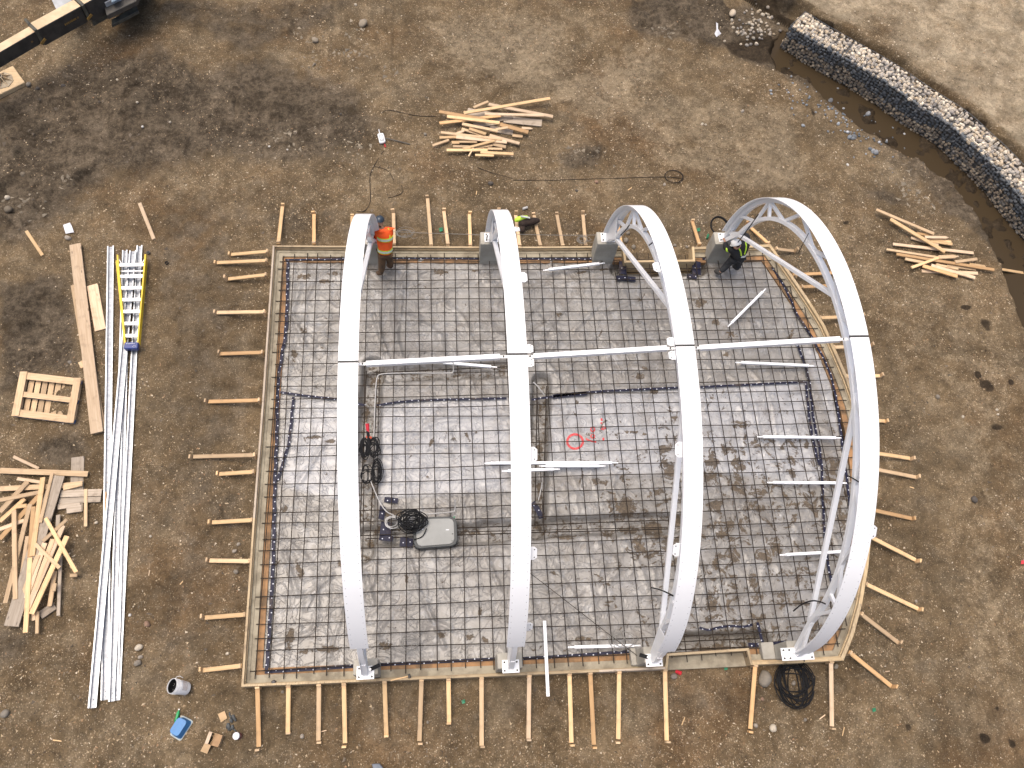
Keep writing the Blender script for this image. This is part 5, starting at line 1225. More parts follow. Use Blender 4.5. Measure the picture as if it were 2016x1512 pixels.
    for s in 'LR':
        w = P[s + 'wr']; e2 = P[s + 'el']; jk[s + 'sh'] = (P[s + 'sh'], .106); jk[s + 'el'] = (e2, .086); jk[s + 'wr'] = (e2.lerp(w, .9), .062); ee += [('chest', s + 'sh'), (s + 'sh', s + 'el'), (s + 'el', s + 'wr')]
    jac = skin('jacket', jk, ee, mats[0], rt, 2, 'waist')
    tr = {'pel': (P['pel'], .135)}; ee = []
    for s in 'LR':
        tr[s + 'hip'] = (P[s + 'hip'], .116); tr[s + 'kn'] = (P[s + 'kn'], .094); tr[s + 'an'] = (P[s + 'an'] + (P[s + 'kn'] - P[s + 'an']) * .06, .080); ee += [('pel', s + 'hip'), (s + 'hip', s + 'kn'), (s + 'kn', s + 'an')]
        bt = skin('boot', {'a': (P[s + 'an'] + (P[s + 'kn'] - P[s + 'an']) * .14, .068), 'b': (P[s + 'an'] - Vector((0, 0, .025)), .074), 'c': (P[s + 'an'].lerp(P[s + 'toe'], .6) - Vector((0, 0, .022)), (.066, .056)), 'd': (P[s + 'toe'] - Vector((0, 0, .012)), (.060, .044))}, [('a', 'b'), ('b', 'c'), ('c', 'd')], mats[2], rt, 2)
    skin('trousers', tr, ee, mats[1], rt, 2)
    stripes(rt, P)
    return rt
# worker in orange, standing at the leftmost arch with both hands on its leg
fl, fr = G(751, 540, .27), G(770, 527, .27)
pel = G(758, 496, 1.0); ch_ = G(757.5, 466, 1.36)
P = dict(pel=pel, waist=G(758, 484, 1.14), chest=ch_, neck=G(752, 450, 1.52), head=G(747.5, 439, 1.66), Lsh=G(743, 457, 1.42), Lel=G(737, 469, 1.22), Lwr=Vector((.10, 9.93, 1.30)),
         Rsh=G(769, 454, 1.44), Rel=G(747, 456, 1.50), Rwr=Vector((.12, 9.98, 1.52)), Lhip=G(752, 500, .95), Rhip=G(764, 498, .95), Lkn=G(752, 521, .62), Rkn=G(767, 512, .62), Lan=fl + Vector((0, 0, .085)), Ran=fr + Vector((0, 0, .085)))
P['Ltoe'] = fl + Vector((-.13, .03, .035)); P['Rtoe'] = fr + Vector((-.10, .10, .035))
def stripes1(rt, P):
    ax = P['chest'] - P['waist']
    for c, w in ((P['chest'] - ax * .02, .196), (P['pel'].lerp(P['waist'], .45), .180)):
        m_ = MB(); ring(m_, c, ax, w, w * .98, (1, 0, 0), .085); b0 = m_.build('trim', lime, rt, smooth=True)
        m_ = MB(); ring(m_, c, ax, w + .003, w * .98 + .003, (1, 0, 0), .045); m_.build('reflective_band', silver, rt, smooth=True)
    for s, o_ in (('Rsh', .75),):
        dn = -ax.normalized(); sh = P['neck'].lerp(P[s], o_); outw = Vector((.3, -.95, 0))
        pts = [sh + Vector((0, 0, .085)), sh + outw * .13 + dn * .05, P['chest'].lerp(sh, .5) + outw * .165 + dn * .12, P['waist'].lerp(sh, .25) + outw * .165, P['pel'].lerp(sh, .12) + outw * .16]
        m_ = MB().tube(smooth(pts, 2), .017, 6); m_.build('trim', lime, rt, smooth=True)
person('person in orange hi vis jacket and dark blue hard hat gripping the leftmost arch', P, ((-.16, -.66, .72), (.05, .7, .7)), (orange, brownc, tanb), helm_d, True,
       {'L': ((-1, .25, .05), (0, 1, 0), (0, .1, 1)), 'R': ((-1, .2, .15), (0, 1, 0), (0, .1, 1))}, stripes1)
# worker in black, stooping over the far pier of the rightmost arch
fl, fr = G(1415, 540, .27), G(1450, 531, .27)
P = dict(pel=G(1452, 506, .95), waist=G(1458, 497, 1.08), chest=G(1459, 484, 1.24), neck=G(1454, 484, 1.36), head=G(1450, 484, 1.45), Lsh=G(1441, 491, 1.26), Lel=G(1429, 490, 1.14), Lwr=G(1428, 475, 1.13),
         Rsh=G(1472, 478, 1.28), Rel=G(1470, 464, 1.16), Rwr=G(1456, 462, 1.16), Lhip=G(1445, 508, .9), Rhip=G(1458, 507, .9), Lkn=G(1433, 520, .58), Rkn=G(1455, 517, .55), Lan=fl + Vector((0, 0, .085)), Ran=fr + Vector((0, 0, .085)))
P['Ltoe'] = fl + Vector((-.10, .12, .03)); P['Rtoe'] = fr + Vector((-.08, .14, .03))
def stripes2(rt, P):
    ax = P['chest'] - P['pel']
    m_ = MB(); ring(m_, P['pel'].lerp(P['waist'], .75), ax, .166, .166, (1, 0, 0), .05); m_.build('reflective_band', silver, rt, smooth=True)
    for s in ('Lsh', 'Rsh'):
        sh = P['neck'].lerp(P[s], .62); m_ = MB().tube(smooth([P[s].lerp(P['chest'], .2) + Vector((0, .08, .06)), sh + Vector((0, 0, .085)), P['chest'].lerp(P[s], .4) + Vector((.02, -.13, .10)), P['waist'].lerp(P[s], .2) + Vector((.02, -.15, .06))], 2), .019, 6); m_.build('trim', lime, rt, smooth=True)
        m_ = MB(); ring(m_, P[s].lerp(P[s[0] + 'el'], .55), P[s[0] + 'el'] - P[s], .078, .078, (1, 0, .3), .05); m_.build('trim', lime, rt, smooth=True)
person('person in black and white hard hat stooping over the far pier of the rightmost arch', P, ((-.55, .45, -.72), (-.35, .55, .75)), (blackc, charc, pm('dark_grey_boots', (.05, .045, .04), None, 5, .8, .1)), helm_w, False,
       {'L': ((-.1, .9, -.3), (.3, 0, -1), (1, 0, 0)), 'R': ((-.9, .3, -.3), (0, 0, -1), (0, 1, 0))}, stripes2)
print('people ok')

# ------------------------------------------------------------------ crane truck at the upper left border
cream = pm('cream_boom_paint', (.62, .47, .29), (.5, .37, .22), 3, .5, .05); dkp = pm('black_boom_paint', (.026, .026, .025), (.05, .047, .042), 4, .5, .1)
amber = pm('amber_paint', (.32, .19, .05), None, 5, .5, 0); lgrey = pm('pale_grey_paint', (.45, .46, .47), (.33, .34, .34), 3, .5, .05); dolive = pm('dirty_grease_metal', (.10, .095, .07), (.045, .042, .035), 6, .7, .4)
zb = 1.5
ct = empty('crane_truck', G(230, -30, 0), 'crane truck at the upper left border with cream topped black boom', 'crane truck')
b0, b1, b2_, b3 = G(-150, 178, zb), G(64, 54, zb), G(152, 6, zb), G(330, -92, zb)
dv = (b3 - b0).normalized(); sdv = Vector((0, 0, 1)).cross(dv)
def sect(p, q, w, h, nm, zo=0):
    s = MB().beam(p + Vector((0, 0, -h / 2 + zo)), q + Vector((0, 0, -h / 2 + zo)), w, h).build(nm, dkp, ct, bevel=.015)
    MB().beam(p + Vector((0, 0, .003 + zo)), q + Vector((0, 0, .003 + zo)), w * .96, .008).build('top_plate', cream, s); return s
s1 = sect(b0, b1, .25, .40, 'boom_section', -.04); s2 = sect(b1 + dv * .02, b2_, .32, .52, 'boom_section'); s3 = sect(b2_ + dv * .1, b3, .40, .6, 'boom_section', .04)
for p, w in ((b1, .36), (b2_ + dv * .05, .44)):
    MB().beam(p - dv * .035 + Vector((0, 0, -.2)), p + dv * .035 + Vector((0, 0, -.2)), w, .50).build('boom_collar', dolive, ct)
    MB().beam(p - sdv * (w / 2 + .012) - dv * .06 + Vector((0, 0, -.38)), p - sdv * (w / 2 + .012) + dv * .10 + Vector((0, 0, -.30)), .022, .07).build('amber_plate', amber, ct)
MB().tube([b1 + sdv * .1 + Vector((0, 0, .03)), b1 + sdv * .26 + Vector((0, 0, .08))], .04, 8).build('hook_lug', dolive, ct)
for st, p, q in ((s1, G(46, 78, zb - .25), None), (s2, G(136, 30, zb - .25), None)):
    p = (b1 - dv * .22 if st is s1 else b2_ - dv * .2) - sdv * ((.127 if st is s1 else .162)) + Vector((0, 0, -.24))
    MB().lathe(Matrix.Translation(p) @ (-sdv).to_track_quat('Z', 'Y').to_matrix().to_4x4(), [(.026, 0), (.026, .004), (.017, .004), (.017, 0)], 12).build('print_mark', amber, st)
    for k in range(10):
        c = p - dv * (.06 + .034 * k); MB().beam(c, c - dv * random.choice([.014, .022, .026]), .003, random.choice([.05, .06, .06])).build('print_mark', amber, st)
def slab4(pts, z0, z1, nm, mt, par=ct, bev=.01): return MB().prism([Vector((p.x, p.y, z0)) for p in pts], (0, 0, z1 - z0)).build(nm, mt, par, bevel=bev)
dk_ = [G(188, -40, 1.15), G(210, 30, 1.15), G(268, 2, 1.15), G(300, -70, 1.15)]
slab4(dk_, 1.0, 1.15, 'deck', M['darksteel'])
slab4([G(212, 22, 1.0), G(212, 33, 1.0), G(266, 5, 1.0), G(262, -5, 1.0)], .62, .72, 'step', dolive)
slab4([G(200, -20, 1.3), G(206, 6, 1.3), G(236, -8, 1.3), G(232, -30, 1.3)], 1.15, 1.3, 'tool_box', lgrey)
slab4([G(214, -14, 1.5), G(216, -4, 1.5), G(232, -12, 1.5), G(228, -22, 1.5)], 1.3, 1.36, 'tool_lid', pm('blue_grey_paint', (.20, .27, .33), None, 5, .5, .1))
MB().lathe(Matrix.Translation(G(207, 6, 1.15)), [(.05, 0), (.05, .1), (.0005, .11)], 12).build('filler_cap', lgrey, ct)
slab4([G(158, -8, 1.3), G(172, 26, 1.2), G(206, 8, 1.2), G(196, -20, 1.3)], .75, 1.18, 'turret', dolive)
slab4([G(96, -12, 1.1), G(111, 19, 1.1), G(141, 1, 1.1), G(130, -28, 1.1)], .95, 1.1, 'fender', lgrey)
slab4([G(106, -30, .95), G(113, 16, .95), G(150, -2, .95), G(140, -40, .95)], .55, .8, 'chassis', M['darksteel'])
slab4([G(190, -120, .8), G(205, 16, .8), G(270, -16, .8), G(330, -150, .8)], .5, .78, 'chassis', M['darksteel'])
for u, v in ((236, -18), (128, -45)):
    w0 = G(u, v, .45); MB().lathe(Matrix.Translation(Vector((w0.x, w0.y, .47))) @ sdv.to_track_quat('Z', 'Y').to_matrix().to_4x4(), [(.2, -.14), (.44, -.14), (.47, -.1), (.47, .1), (.44, .14), (.2, .14)], 28).build('wheel', M['black'], ct, smooth=True)
fc = G(4, 158, .16)
MB().tube([Vector((fc.x, fc.y, .3)), Vector((fc.x - .55, fc.y + .3, .75))], .055, 10).build('outrigger_leg', dkp, ct)
MB().beam(Vector((fc.x - .5, fc.y + .27, .72)), Vector((fc.x - 1.6, fc.y + .9, .8)), .16, .18).build('outrigger_beam', dkp, ct)
ft = MB().lathe(Matrix.Translation((fc.x, fc.y, .145)), [(.0005, 0), (.29, 0), (.29, .015), (.085, .045), (.07, .17), (.0005, .17)], 8).build('outrigger_foot', pm('foot_paint', (.36, .30, .21), (.25, .2, .14), 6, .6, .1), ct)
for j in range(8):
    a = 2 * math.pi * j / 8; dd = Vector((math.cos(a), math.sin(a), 0)); c = Vector((fc.x, fc.y, .16)); side = Vector((-dd.y, dd.x, 0)) * .006
    MB().prism([c + dd * .28 - side, c + dd * .07 - side, c + dd * .07 - side + Vector((0, 0, .16))], side * 2).build('foot_rib', cream, ft)
mt_ = [G(25, 129, .14), G(49, 162, .14), G(-60, 215, .14), G(-84, 182, .14)]
cmat = slab4(mt_, .0, .145, 'crane_mat', wood('mat_timber', (.55, .41, .24), (.42, .3, .17), .3), None, .012); tag(cmat, 'thick tan timber mat under the outrigger foot at the left border', 'crane mat')

# ------------------------------------------------------------------ cables, coils and wires
def coil(name, c, rx, ry, loops, r, mat, lab, cat, z, tails=(), grp=None, jit=.25, parent=None, dz=.010):
    pts = []; n = 20; pr = [(random.gauss(0, jit * .38), random.gauss(0, jit * .38), 1 + random.uniform(-1.1, .5) * jit, 1 + random.uniform(-1.1, .5) * jit, random.uniform(0, .03)) for _ in range(loops + 1)]
    for k in range(loops):
        for j in range(n):
            f = j / n; e = [u * (1 - f) + w * f for u, w in zip(pr[k], pr[k + 1])]; a = 2 * math.pi * f
            pts.append((c.x + rx * (e[2] * math.cos(a) + e[0]), c.y + ry * (e[3] * math.sin(a) + e[1]), z + dz * k * .5 + e[4]))
    P = [np.array(p) for p in pts]
    mb = MB().tube([Vector(p) for p in P], r, 6)
    for t in tails: mb.tube(smooth(t, 2), r, 6)
    o = mb.build(name, M[mat], parent, smooth='all')
    if parent is None: tag(o, lab, cat, grp)
    return o
c0 = GG(1562, 1345); coil('cable_coil', c0, .36, .42, 16, .0125, 'black', 'tangled coil of thick black cable on the dirt at the near right corner', 'cable', c0.z + .015, [[G(1584, 1298, .42), G(1581, 1310, .2), G(1574, 1318, .05)]], jit=.62)
c0 = GG(1416, 447); coil('cable_coil', c0, .25, .30, 4, .017, 'black', 'black hose coil behind the far pier of the rightmost arch', 'hose', c0.z + .02, jit=.12)
gcap = pm('green_plastic', (.01, .12, .05), (.01, .2, .09), 9, .4, 0)
o = MB().tube([GG(1394, 463, .03), GG(1391, 471, .04)], .028, 8).build('hose_coupling', gcap); tag(o, 'small green coupling at the end of the black hose coil', 'coupling')
# grey lidded floor box with a cable coil on it
bx = empty('floor_box', G(857, 1046, .2), 'grey lidded floor box with black rim set in the rebar', 'floor box')
zt = .33; cr = [G(*p, zt) for p in ((812, 1019), (899, 1016), (901, 1074), (815, 1081))]
def rrect(cs, rad, grow, n=5):
    ctr = sum(cs, Vector()) / 4; out = []; cs = [ctr + (c - ctr) * grow for c in cs]
    for i in range(4):
        p, a, b2 = cs[i], cs[i - 1], cs[(i + 1) % 4]; u = (a - p).normalized(); v = (b2 - p).normalized()
        for k in range(n + 1):
            t = k / n; q0 = p + u * rad * (1 - t) + v * rad * t; out.append(p.lerp(q0, 1) - (q0 - p) * (.42 * (1 - abs(2 * t - 1))))
    return out
MB().prism([Vector((p.x, p.y, .12)) for p in rrect(cr, .12, 1.0)], (0, 0, zt - .12)).build('rim', pm('rim_rubber', (.03, .035, .035), (.045, .05, .05), 5, .5, .1), bx, bevel=.01)
lid = MB().prism([Vector((p.x, p.y, zt + .001)) for p in rrect(cr, .10, .86)], (0, 0, .014)).build('lid', pm('lid_plastic', (.27, .275, .26), (.235, .24, .225), 2, .45, .04), bx, bevel=.004)
for p, wx, wy, mt in ((G(881, 1043, zt + .016), .07, .022, wm), (G(891, 1051, zt + .016), .035, .02, M['bolt']), (G(890, 1065, zt + .016), .02, .02, M['bolt']), (G(894, 1018, zt + .016), .035, .03, gcap)):
    MB().box(Matrix.Translation(p), wx, wy, .004).build('mark', mt, lid)
c0 = G(812, 1028, .36); coil('cable_coil', c0, .27, .22, 17, .012, 'black', 'coil of black cable heaped on the corner of the grey floor box', 'cable', .40, [[G(790, 1026, .4), G(775, 1020, .3), G(758, 1026, .25)], [G(840, 1040, .4), G(832, 1058, .36), G(815, 1062, .36)]], jit=.55)
c0 = G(775, 1030, .26); coil('cable_coil', c0, .16, .12, 4, .009, 'conduit', 'small grey cable loops beside the black coil on the floor box', 'cable', .27, jit=.4)
for u, v, z in ((808, 1019, .43), (811, 1037, .42), (826, 1042, .42), (831, 1042, .42)):
    o = MB().tube([G(u, v, z), G(u + 2.5, v, z)], .014, 6).build('cable_plug', wm); tag(o, 'small white plug end among the black cable coil', 'plug', 'plugs in the cable coil')
# hanging cable bundle at the inner trench
for (u, v, rx, ry, lp, r, lab) in ((718, 884, .11, .19, 10, .012, 'black cable hank left half of the pair hung in the trench'), (736, 882, .11, .20, 10, .012, 'black cable hank right half of the pair hung in the trench'), (742, 928, .10, .24, 9, .011, 'black cable hank lowest in the trench beside the leftmost arch'), (722, 935, .15, .2, 7, .009, 'loose dark wires beside the lowest cable hank')):
    c0 = G(u, v, .30); coil('cable_hank', c0, rx, ry, lp, r, 'black', lab, 'cable', .28, jit=.55)
redp = pm('red_plastic', (.62, .03, .05), (.5, .02, .03), 6, .4, .05)
o = MB().tube([G(723, 834, .42), G(724, 846, .36)], [.05, .04], 10).tube([G(724, 846, .36), G(726, 862, .32)], .032, 8).build('power_connector', redp, smooth=True); tag(o, 'red round power connector above the hung cable hanks', 'connector')
o = MB().tube([G(724, 848, .35), G(726, 866, .33), G(727, 876, .31)], .035, 8).build('cable_boot', M['black'], smooth=True); tag(o, 'black cable boot joining the red connector to the hanks', 'cable')
o = MB().tube([G(721, 860, .33), G(732, 862, .34)], .03, 6).build('cable_clip', pm('orange_red_clip', (.5, .08, .03), None, 5, .5, 0)); tag(o, 'small orange red clip on the hung cables', 'clip')
def pipe(pts, r, lab, name='conduit_pipe', mat='conduit', cat='conduit', n=2): o = MB().tube(smooth(pts, n), r, 8).build(name, M[mat], smooth='all'); tag(o, lab, cat)
pipe([G(736, 862, .28), G(738, 800, .28), G(741, 742, .28), G(748, 736, .28), G(790, 734, .28), G(890, 735, .28), G(893, 731, .29), G(892, 712, .45)], .014, 'grey conduit bent along the inner trench up to the loose strut')
pipe([G(896, 983, .45), G(896, 1004, .28), G(893, 1008, .28), G(840, 1012, .28)], .014, 'grey conduit turning up beyond the grey floor box')
pipe([G(727, 940, .3), G(745, 985, .28), G(760, 1008, .28), G(775, 1014, .28)], .013, 'pale flexible conduit from the cable hanks towards the floor box')
pipe([G(1050, 752, .4), G(1060, 762, .35), G(1072, 778, .25)], .016, 'white pipe stub curving out of the trench beside the second arch')
pipe([G(1060, 985, .2), G(1066, 960, .3), G(1067, 950, .4)], .013, 'grey pipe stub standing in the trench right of the second arch')
pipe([GG(1010, 355, .012), GG(1080, 356, .012), GG(1150, 353, .012), GG(1230, 351, .012), GG(1312, 348, .012), GG(1345, 352, .012)], .008, 'thin rusty wire running along the dirt to the wire loop', 'ground_wire', 'rebar', 'wire')
c0 = GG(1326, 349); coil('wire_loop', c0, .25, .20, 4, .008, 'rebar', 'loop of thin rusty wire lying on the dirt', 'wire', c0.z + .01, jit=.1)
pipe([GG(755, 298, .012), GG(740, 320, .012), GG(727, 345, .012), GG(729, 375, .012), GG(730, 400, .012), GG(718, 418, .012), GG(702, 417, .012)], .010, 'thin brown cord snaking from the white tool to the far edge', 'cord', 'rebar', 'cord')
pipe([GG(738, 328, .012), GG(765, 335, .012), GG(775, 355, .012)], .008, 'short brown cord branching off on the dirt', 'cord', 'rebar', 'cord')
pipe([GG(790, 365, .012), GG(795, 380, .012), GG(775, 388, .012), GG(764, 390, .012)], .008, 'curled brown cord on the dirt above the worker in orange', 'cord', 'rebar', 'cord')
pipe([GG(752, 222, .012), GG(765, 216, .012), GG(790, 222, .012), GG(820, 229, .012), GG(860, 230, .012)], .009, 'dark cord running to the far scrap pile', 'cord', 'rebar', 'cord')
pipe([GG(940, 330, .012), GG(970, 342, .012), GG(1010, 352, .012)], .008, 'brown cord below the far scrap pile', 'cord', 'rebar', 'cord')
pipe([G(772, 456, .55), G(840, 459, .5), G(910, 461, .5), G(958, 463, .6)], .007, 'taut grey line from the worker in orange to the second far pier', 'guy_wire', 'twine', 'wire', 1)
pipe([G(1010, 461, .6), G(1090, 463, .5), G(1160, 463, .55), G(1190, 462, .7)], .007, 'taut grey line between the second and third far piers', 'guy_wire', 'twine', 'wire', 1)
pipe([G(1043, 1128, .25), G(1085, 1160, .26), G(1140, 1203, .27), G(1190, 1242, .28), G(1256, 1292, .4)], .007, 'taut dark cable slanting across the slab to the third near pier', 'guy_wire', 'rebar', 'cable', 1)
for u, v, z, rx, lab in ((795, 464, .4, .2, 'loose coil of grey wire beside the worker in orange'), (1148, 472, .35, .16, 'loose coil of grey wire at the far edge left of the third pier'), (802, 1267, .3, .22, 'loose coil of thin wire on the slab right of the leftmost near pier'), (1222, 1262, .36, .24, 'loose coil of thin wire over the strut at the near edge')):
    c0 = G(u, v, z); coil('wire_coil', c0, rx, rx * .75, 5, .0055, 'twine', lab, 'wire', z, [[c0 + Vector((rx * .6, 0, .02)), c0 + Vector((rx * 1.2, -.1, 0)), c0 + Vector((rx * 1.7, -.05, 0))]], jit=.6)
for (p, q, lab) in (((728, 1318), (748, 1309), 'black ratchet hook bolted to the leftmost near base plate'), ((1259, 1289), (1276, 1294), 'black ratchet hook bolted to the third near base plate')):
    a, b3 = G(*p, 1.09), G(*q, 1.09); rh = empty('ratchet_hook', a, lab, 'ratchet'); MB().beam(a, b3, .075, .03).build('body', M['black'], rh, bevel=.006)
    MB().lathe(Matrix.Translation((a if p[0] < 900 else b3) + Vector((0, 0, .016))), [(.0005, .008), (.03, .008), (.03, 0)], 14).build('washer', M['alu'], rh)

# ------------------------------------------------------------------ small things on the dirt
pw = pm('white_plastic', (.80, .80, .80), (.68, .68, .67), 5, .4, .05)
c0 = GG(369, 1356); bk = empty('bucket', c0, 'white plastic bucket tilted with its dark mouth to the left', 'bucket')
Tb = Matrix.Translation(c0 + Vector((0, 0, .07))) @ Matrix.Rotation(R_(-36), 4, 'Y') @ Matrix.Rotation(R_(-6), 4, 'X')
MB().lathe(Tb, [(.0005, 0), (.125, 0), (.13, .01), (.145, .30), (.152, .30), (.152, .325), (.146, .325), (.146, .36), (.14, .36), (.137, .30), (.122, .02), (.0005, .015)], 32).build('shell', pw, bk, smooth=True)
MB().lathe(Tb, [(.0005, .20), (.132, .21), (.134, .26), (.132, .335), (.137, .34), (.138, .2)], 24).build('mouth_insert', M['black'], bk)  # black insert added to darken the open mouth
for z in (.24, .27): MB().lathe(Tb, [(.143, z), (.149, z), (.149, z + .008), (.143, z + .008)], 32).build('rib', pw, bk, smooth=True)
MB().tube([Tb @ Vector((.0, .15, .31)), Tb @ Vector((.02, .18, .30)), Tb @ Vector((.06, .2, .26)), Tb @ Vector((.09, .17, .2))], .005, 5).build('handle', M['alu'], bk)
lbm = pm('label_print', (.42, .36, .34), (.5, .5, .5), 20, .5, 0)
vs = [Tb @ Vector((r * math.cos(a), r * math.sin(a), z)) for a in np.linspace(-.5, .9, 8) for r, z in ((.1365, .08), (.1445, .2))]
MB().add(vs, [(2 * i, 2 * i + 1, 2 * i + 3, 2 * i + 2) for i in range(7)]).build('label_patch', lbm, bk)
blu = pm('blue_plastic', (.03, .18, .42), (.025, .15, .36), 4, .45, .05); tr_ = pm('clear_grey_plastic', (.30, .36, .36), (.24, .28, .28), 6, .4, .05)
c0 = GG(357, 1434); tx = empty('storage_tote', c0, 'blue plastic tote lying upside down on a clear lid', 'tote')
e = [G(*p, c0.z + .02) for p in ((358, 1410), (379, 1421), (356, 1457), (336, 1445))]
MB().prism([Vector((p.x, p.y, c0.z)) for p in rrect(e, .04, 1.12)], (0, 0, .03)).build('lid', tr_, tx, bevel=.004)
vb = rrect(e, .05, 1.0); vt = rrect(e, .05, .84); nb2 = len(vb)
MB().add([Vector((p.x, p.y, c0.z + .031)) for p in vb] + [Vector((p.x - .02, p.y + .02, c0.z + .20)) for p in vt], [tuple(range(nb2, 2 * nb2))] + [(i, (i + 1) % nb2, nb2 + (i + 1) % nb2, nb2 + i) for i in range(nb2)]).build('tub', blu, tx, smooth=True)
c0 = GG(350, 1411); gbt = empty('plastic_bottle', c0, 'crumpled green plastic bottle beside the blue tote', 'bottle')
ga = Matrix.Translation(c0 + Vector((0, 0, .04))) @ Matrix.Rotation(R_(80), 4, 'Z') @ Matrix.Rotation(R_(90), 4, 'Y')
MB().lathe(ga, [(.0005, -.1), (.035, -.1), (.038, -.05), (.028, 0), (.037, .04), (.03, .08), (.013, .11), (.013, .13)], 14).build('bottle_body', pm('green_pet', (.01, .22, .06), (.02, .32, .1), 14, .25, .3), gbt, smooth='all'); MB().lathe(ga, [(.016, .125), (.016, .145), (.0005, .146)], 10).build('cap', pw, gbt)
crd = pm('cardboard', (.50, .34, .19), (.43, .29, .155), 3, .85, .05)
def poly3(pts, z, th=.006): return [Vector((p.x, p.y, p.z)) for p in [GG(*q, z) for q in pts]]
cbx = empty('cardboard_box', GG(418, 1461), 'open cardboard box with dark gap and a flap folded down', 'box')
def cc(x, y): return (310 + x / 8.4, 1320 + y / 8.4)
g_ = GG(418, 1461).z; zt2 = g_ + .13
fp = [G(*cc(x, y), zt2) for x, y in ((855, 1008), (970, 1040), (895, 1240), (780, 1210))]
rt_ = [G(*cc(x, y), zt2) for x, y in ((965, 1048), (1078, 1075), (1005, 1268), (893, 1240))]
base = [fp[0], rt_[1], rt_[2], fp[3]]; inn2 = rrect(base, .001, .97, 1)
for i in range(4):
    a, b3 = base[i], base[(i + 1) % 4]; ctr = sum(base, Vector()) / 4; nn = (ctr - (a + b3) / 2); nn.z = 0; nn.normalize()
    MB().prism([Vector((a.x, a.y, g_)), Vector((b3.x, b3.y, g_)), Vector((b3.x, b3.y, zt2)), Vector((a.x, a.y, zt2))], nn * .005).build('side', crd, cbx)
MB().prism([Vector((p.x, p.y, g_ + .002)) for p in inn2], (0, 0, .004)).build('bottom', crd, cbx)
lf = [G(*cc(x, y), zt2 + .006) for x, y in ((855, 1008), (910, 1020), (833, 1222), (780, 1205))]
MB().prism(lf, (0, 0, .004)).build('flap', pm('cardboard_pale', (.62, .48, .34), None, 5, .8, 0), cbx)
MB().prism([Vector((p.x, p.y, p.z + .006)) for p in rt_], (0, 0, .004)).build('flap', pm('cardboard_dark', (.36, .22, .11), None, 5, .8, 0), cbx)
fl_ = [G(*cc(x, y), z) for x, y, z in ((775, 1208, zt2 - .01), (885, 1240, zt2 - .01), (820, 1380, g_ + .03), (710, 1335, g_ + .03))]
MB().prism(fl_, (0, 0, .004)).build('flap', crd, cbx)
o = MB().prism([GG(*cc(x, y), .02) for x, y in ((1005, 722), (1118, 668), (1160, 790), (1060, 858))], (0, 0, .02)).build('cardboard_sheet', crd); tag(o, 'square piece of tan cardboard beside the dark gloves', 'cardboard')
glv = pm('dark_grey_glove', (.055, .06, .062), (.085, .09, .088), 8, .9, .3)
gl = empty('work_gloves', GG(451, 1420), 'pair of dark grey work gloves dropped beside the cardboard', 'gloves')
for pts, r in (([(1210, 800), (1240, 860)], .035), ([(1240, 740), (1300, 840)], .03), ([(1170, 870), (1190, 990)], .04), ([(1240, 900), (1250, 980)], .032), ([(1180, 720), (1230, 790)], .018), ([(1260, 730), (1275, 780)], .015), ([(1150, 900), (1145, 960)], .016), ([(1215, 930), (1210, 1000)], .016), ([(1250, 950), (1310, 1020)], .014), ([(1190, 690), (1200, 740)], .014)):
    a, b3 = GG(*cc(*pts[0]), r * .5), GG(*cc(*pts[1]), r * .5)
    MB().tube([a, a.lerp(b3, .5) + Vector((0, 0, .01)), b3], [r * .7, r, r * .6], 8).build('glove', glv, gl, smooth='all')
c0 = GG(472, 1449); jr = empty('tub_jar', c0, 'small dark red tub with a round white lid', 'tub')
Tj = Matrix.Translation(c0) @ Matrix.Rotation(R_(-14), 4, 'Y')
MB().lathe(Tj, [(.0005, 0), (.062, 0), (.066, .01), (.066, .13), (.06, .14), (.0005, .14)], 24).build('tub_body', pm('dark_red_print', (.10, .02, .02), (.22, .12, .10), 16, .4, 0), jr, smooth=True); MB().lathe(Tj, [(.071, .135), (.071, .165), (.064, .17), (.0005, .168)], 24).build('lid', wm, jr, smooth=True)
# recess at the near edge: red cup and round stone
o = MB().lathe(Matrix.Translation(GG(1335, 1324, .04)) @ Matrix.Rotation(R_(60), 4, 'Y') @ Matrix.Rotation(R_(25), 4, 'X'), [(.0005, -.06), (.035, -.06), (.045, .06), (.04, .06), (.03, -.05), (.0005, -.05)], 16).build('paper_cup', redp, smooth=True); tag(o, 'crushed red paper cup against the near edge of the formwork', 'cup')
tag(stone(GG(1326, 1332, .04), .085, (.20, .17, .14)), 'round brown stone beside the red paper cup', 'stone')
# jacket thrown over the braces
jb = empty('jacket', G(1035, 436, .35), 'lime and dark brown work jacket slumped over the far braces', 'jacket')
def lump(name, pts, mt): skin(name, {f'p{i}': (G(u, v, z), r) for i, (u, v, z, r) in enumerate(pts)}, [(f'p{i}', f'p{i + 1}') for i in range(len(pts) - 1)], mt, jb, 2)
dkbr = pm('dark_brown_fleece', (.022, .013, .010), (.035, .022, .016), 18, .95, .6, dist=.03)
lump('body_cloth', [(1022, 446, .30, .10), (1030, 438, .32, .13), (1043, 437, .30, .12), (1056, 434, .26, .09), (1063, 434, .22, .05)], dkbr); lump('sleeve', [(1030, 440, .3, .09), (1027, 452, .26, .08), (1030, 458, .2, .05)], pm('brown_cloth', (.05, .033, .024), (.035, .022, .016), 8, .95, .4))
lump('lime_panel', [(1013, 436, .34, .055), (1020, 431, .42, .075), (1028, 429, .42, .06), (1040, 427, .40, .045)], lime); MB().tube(smooth([G(1025, 426, .52), G(1033, 427, .5), G(1043, 429, .46)], 1), .022, 6).build('reflective_band', silver, jb)
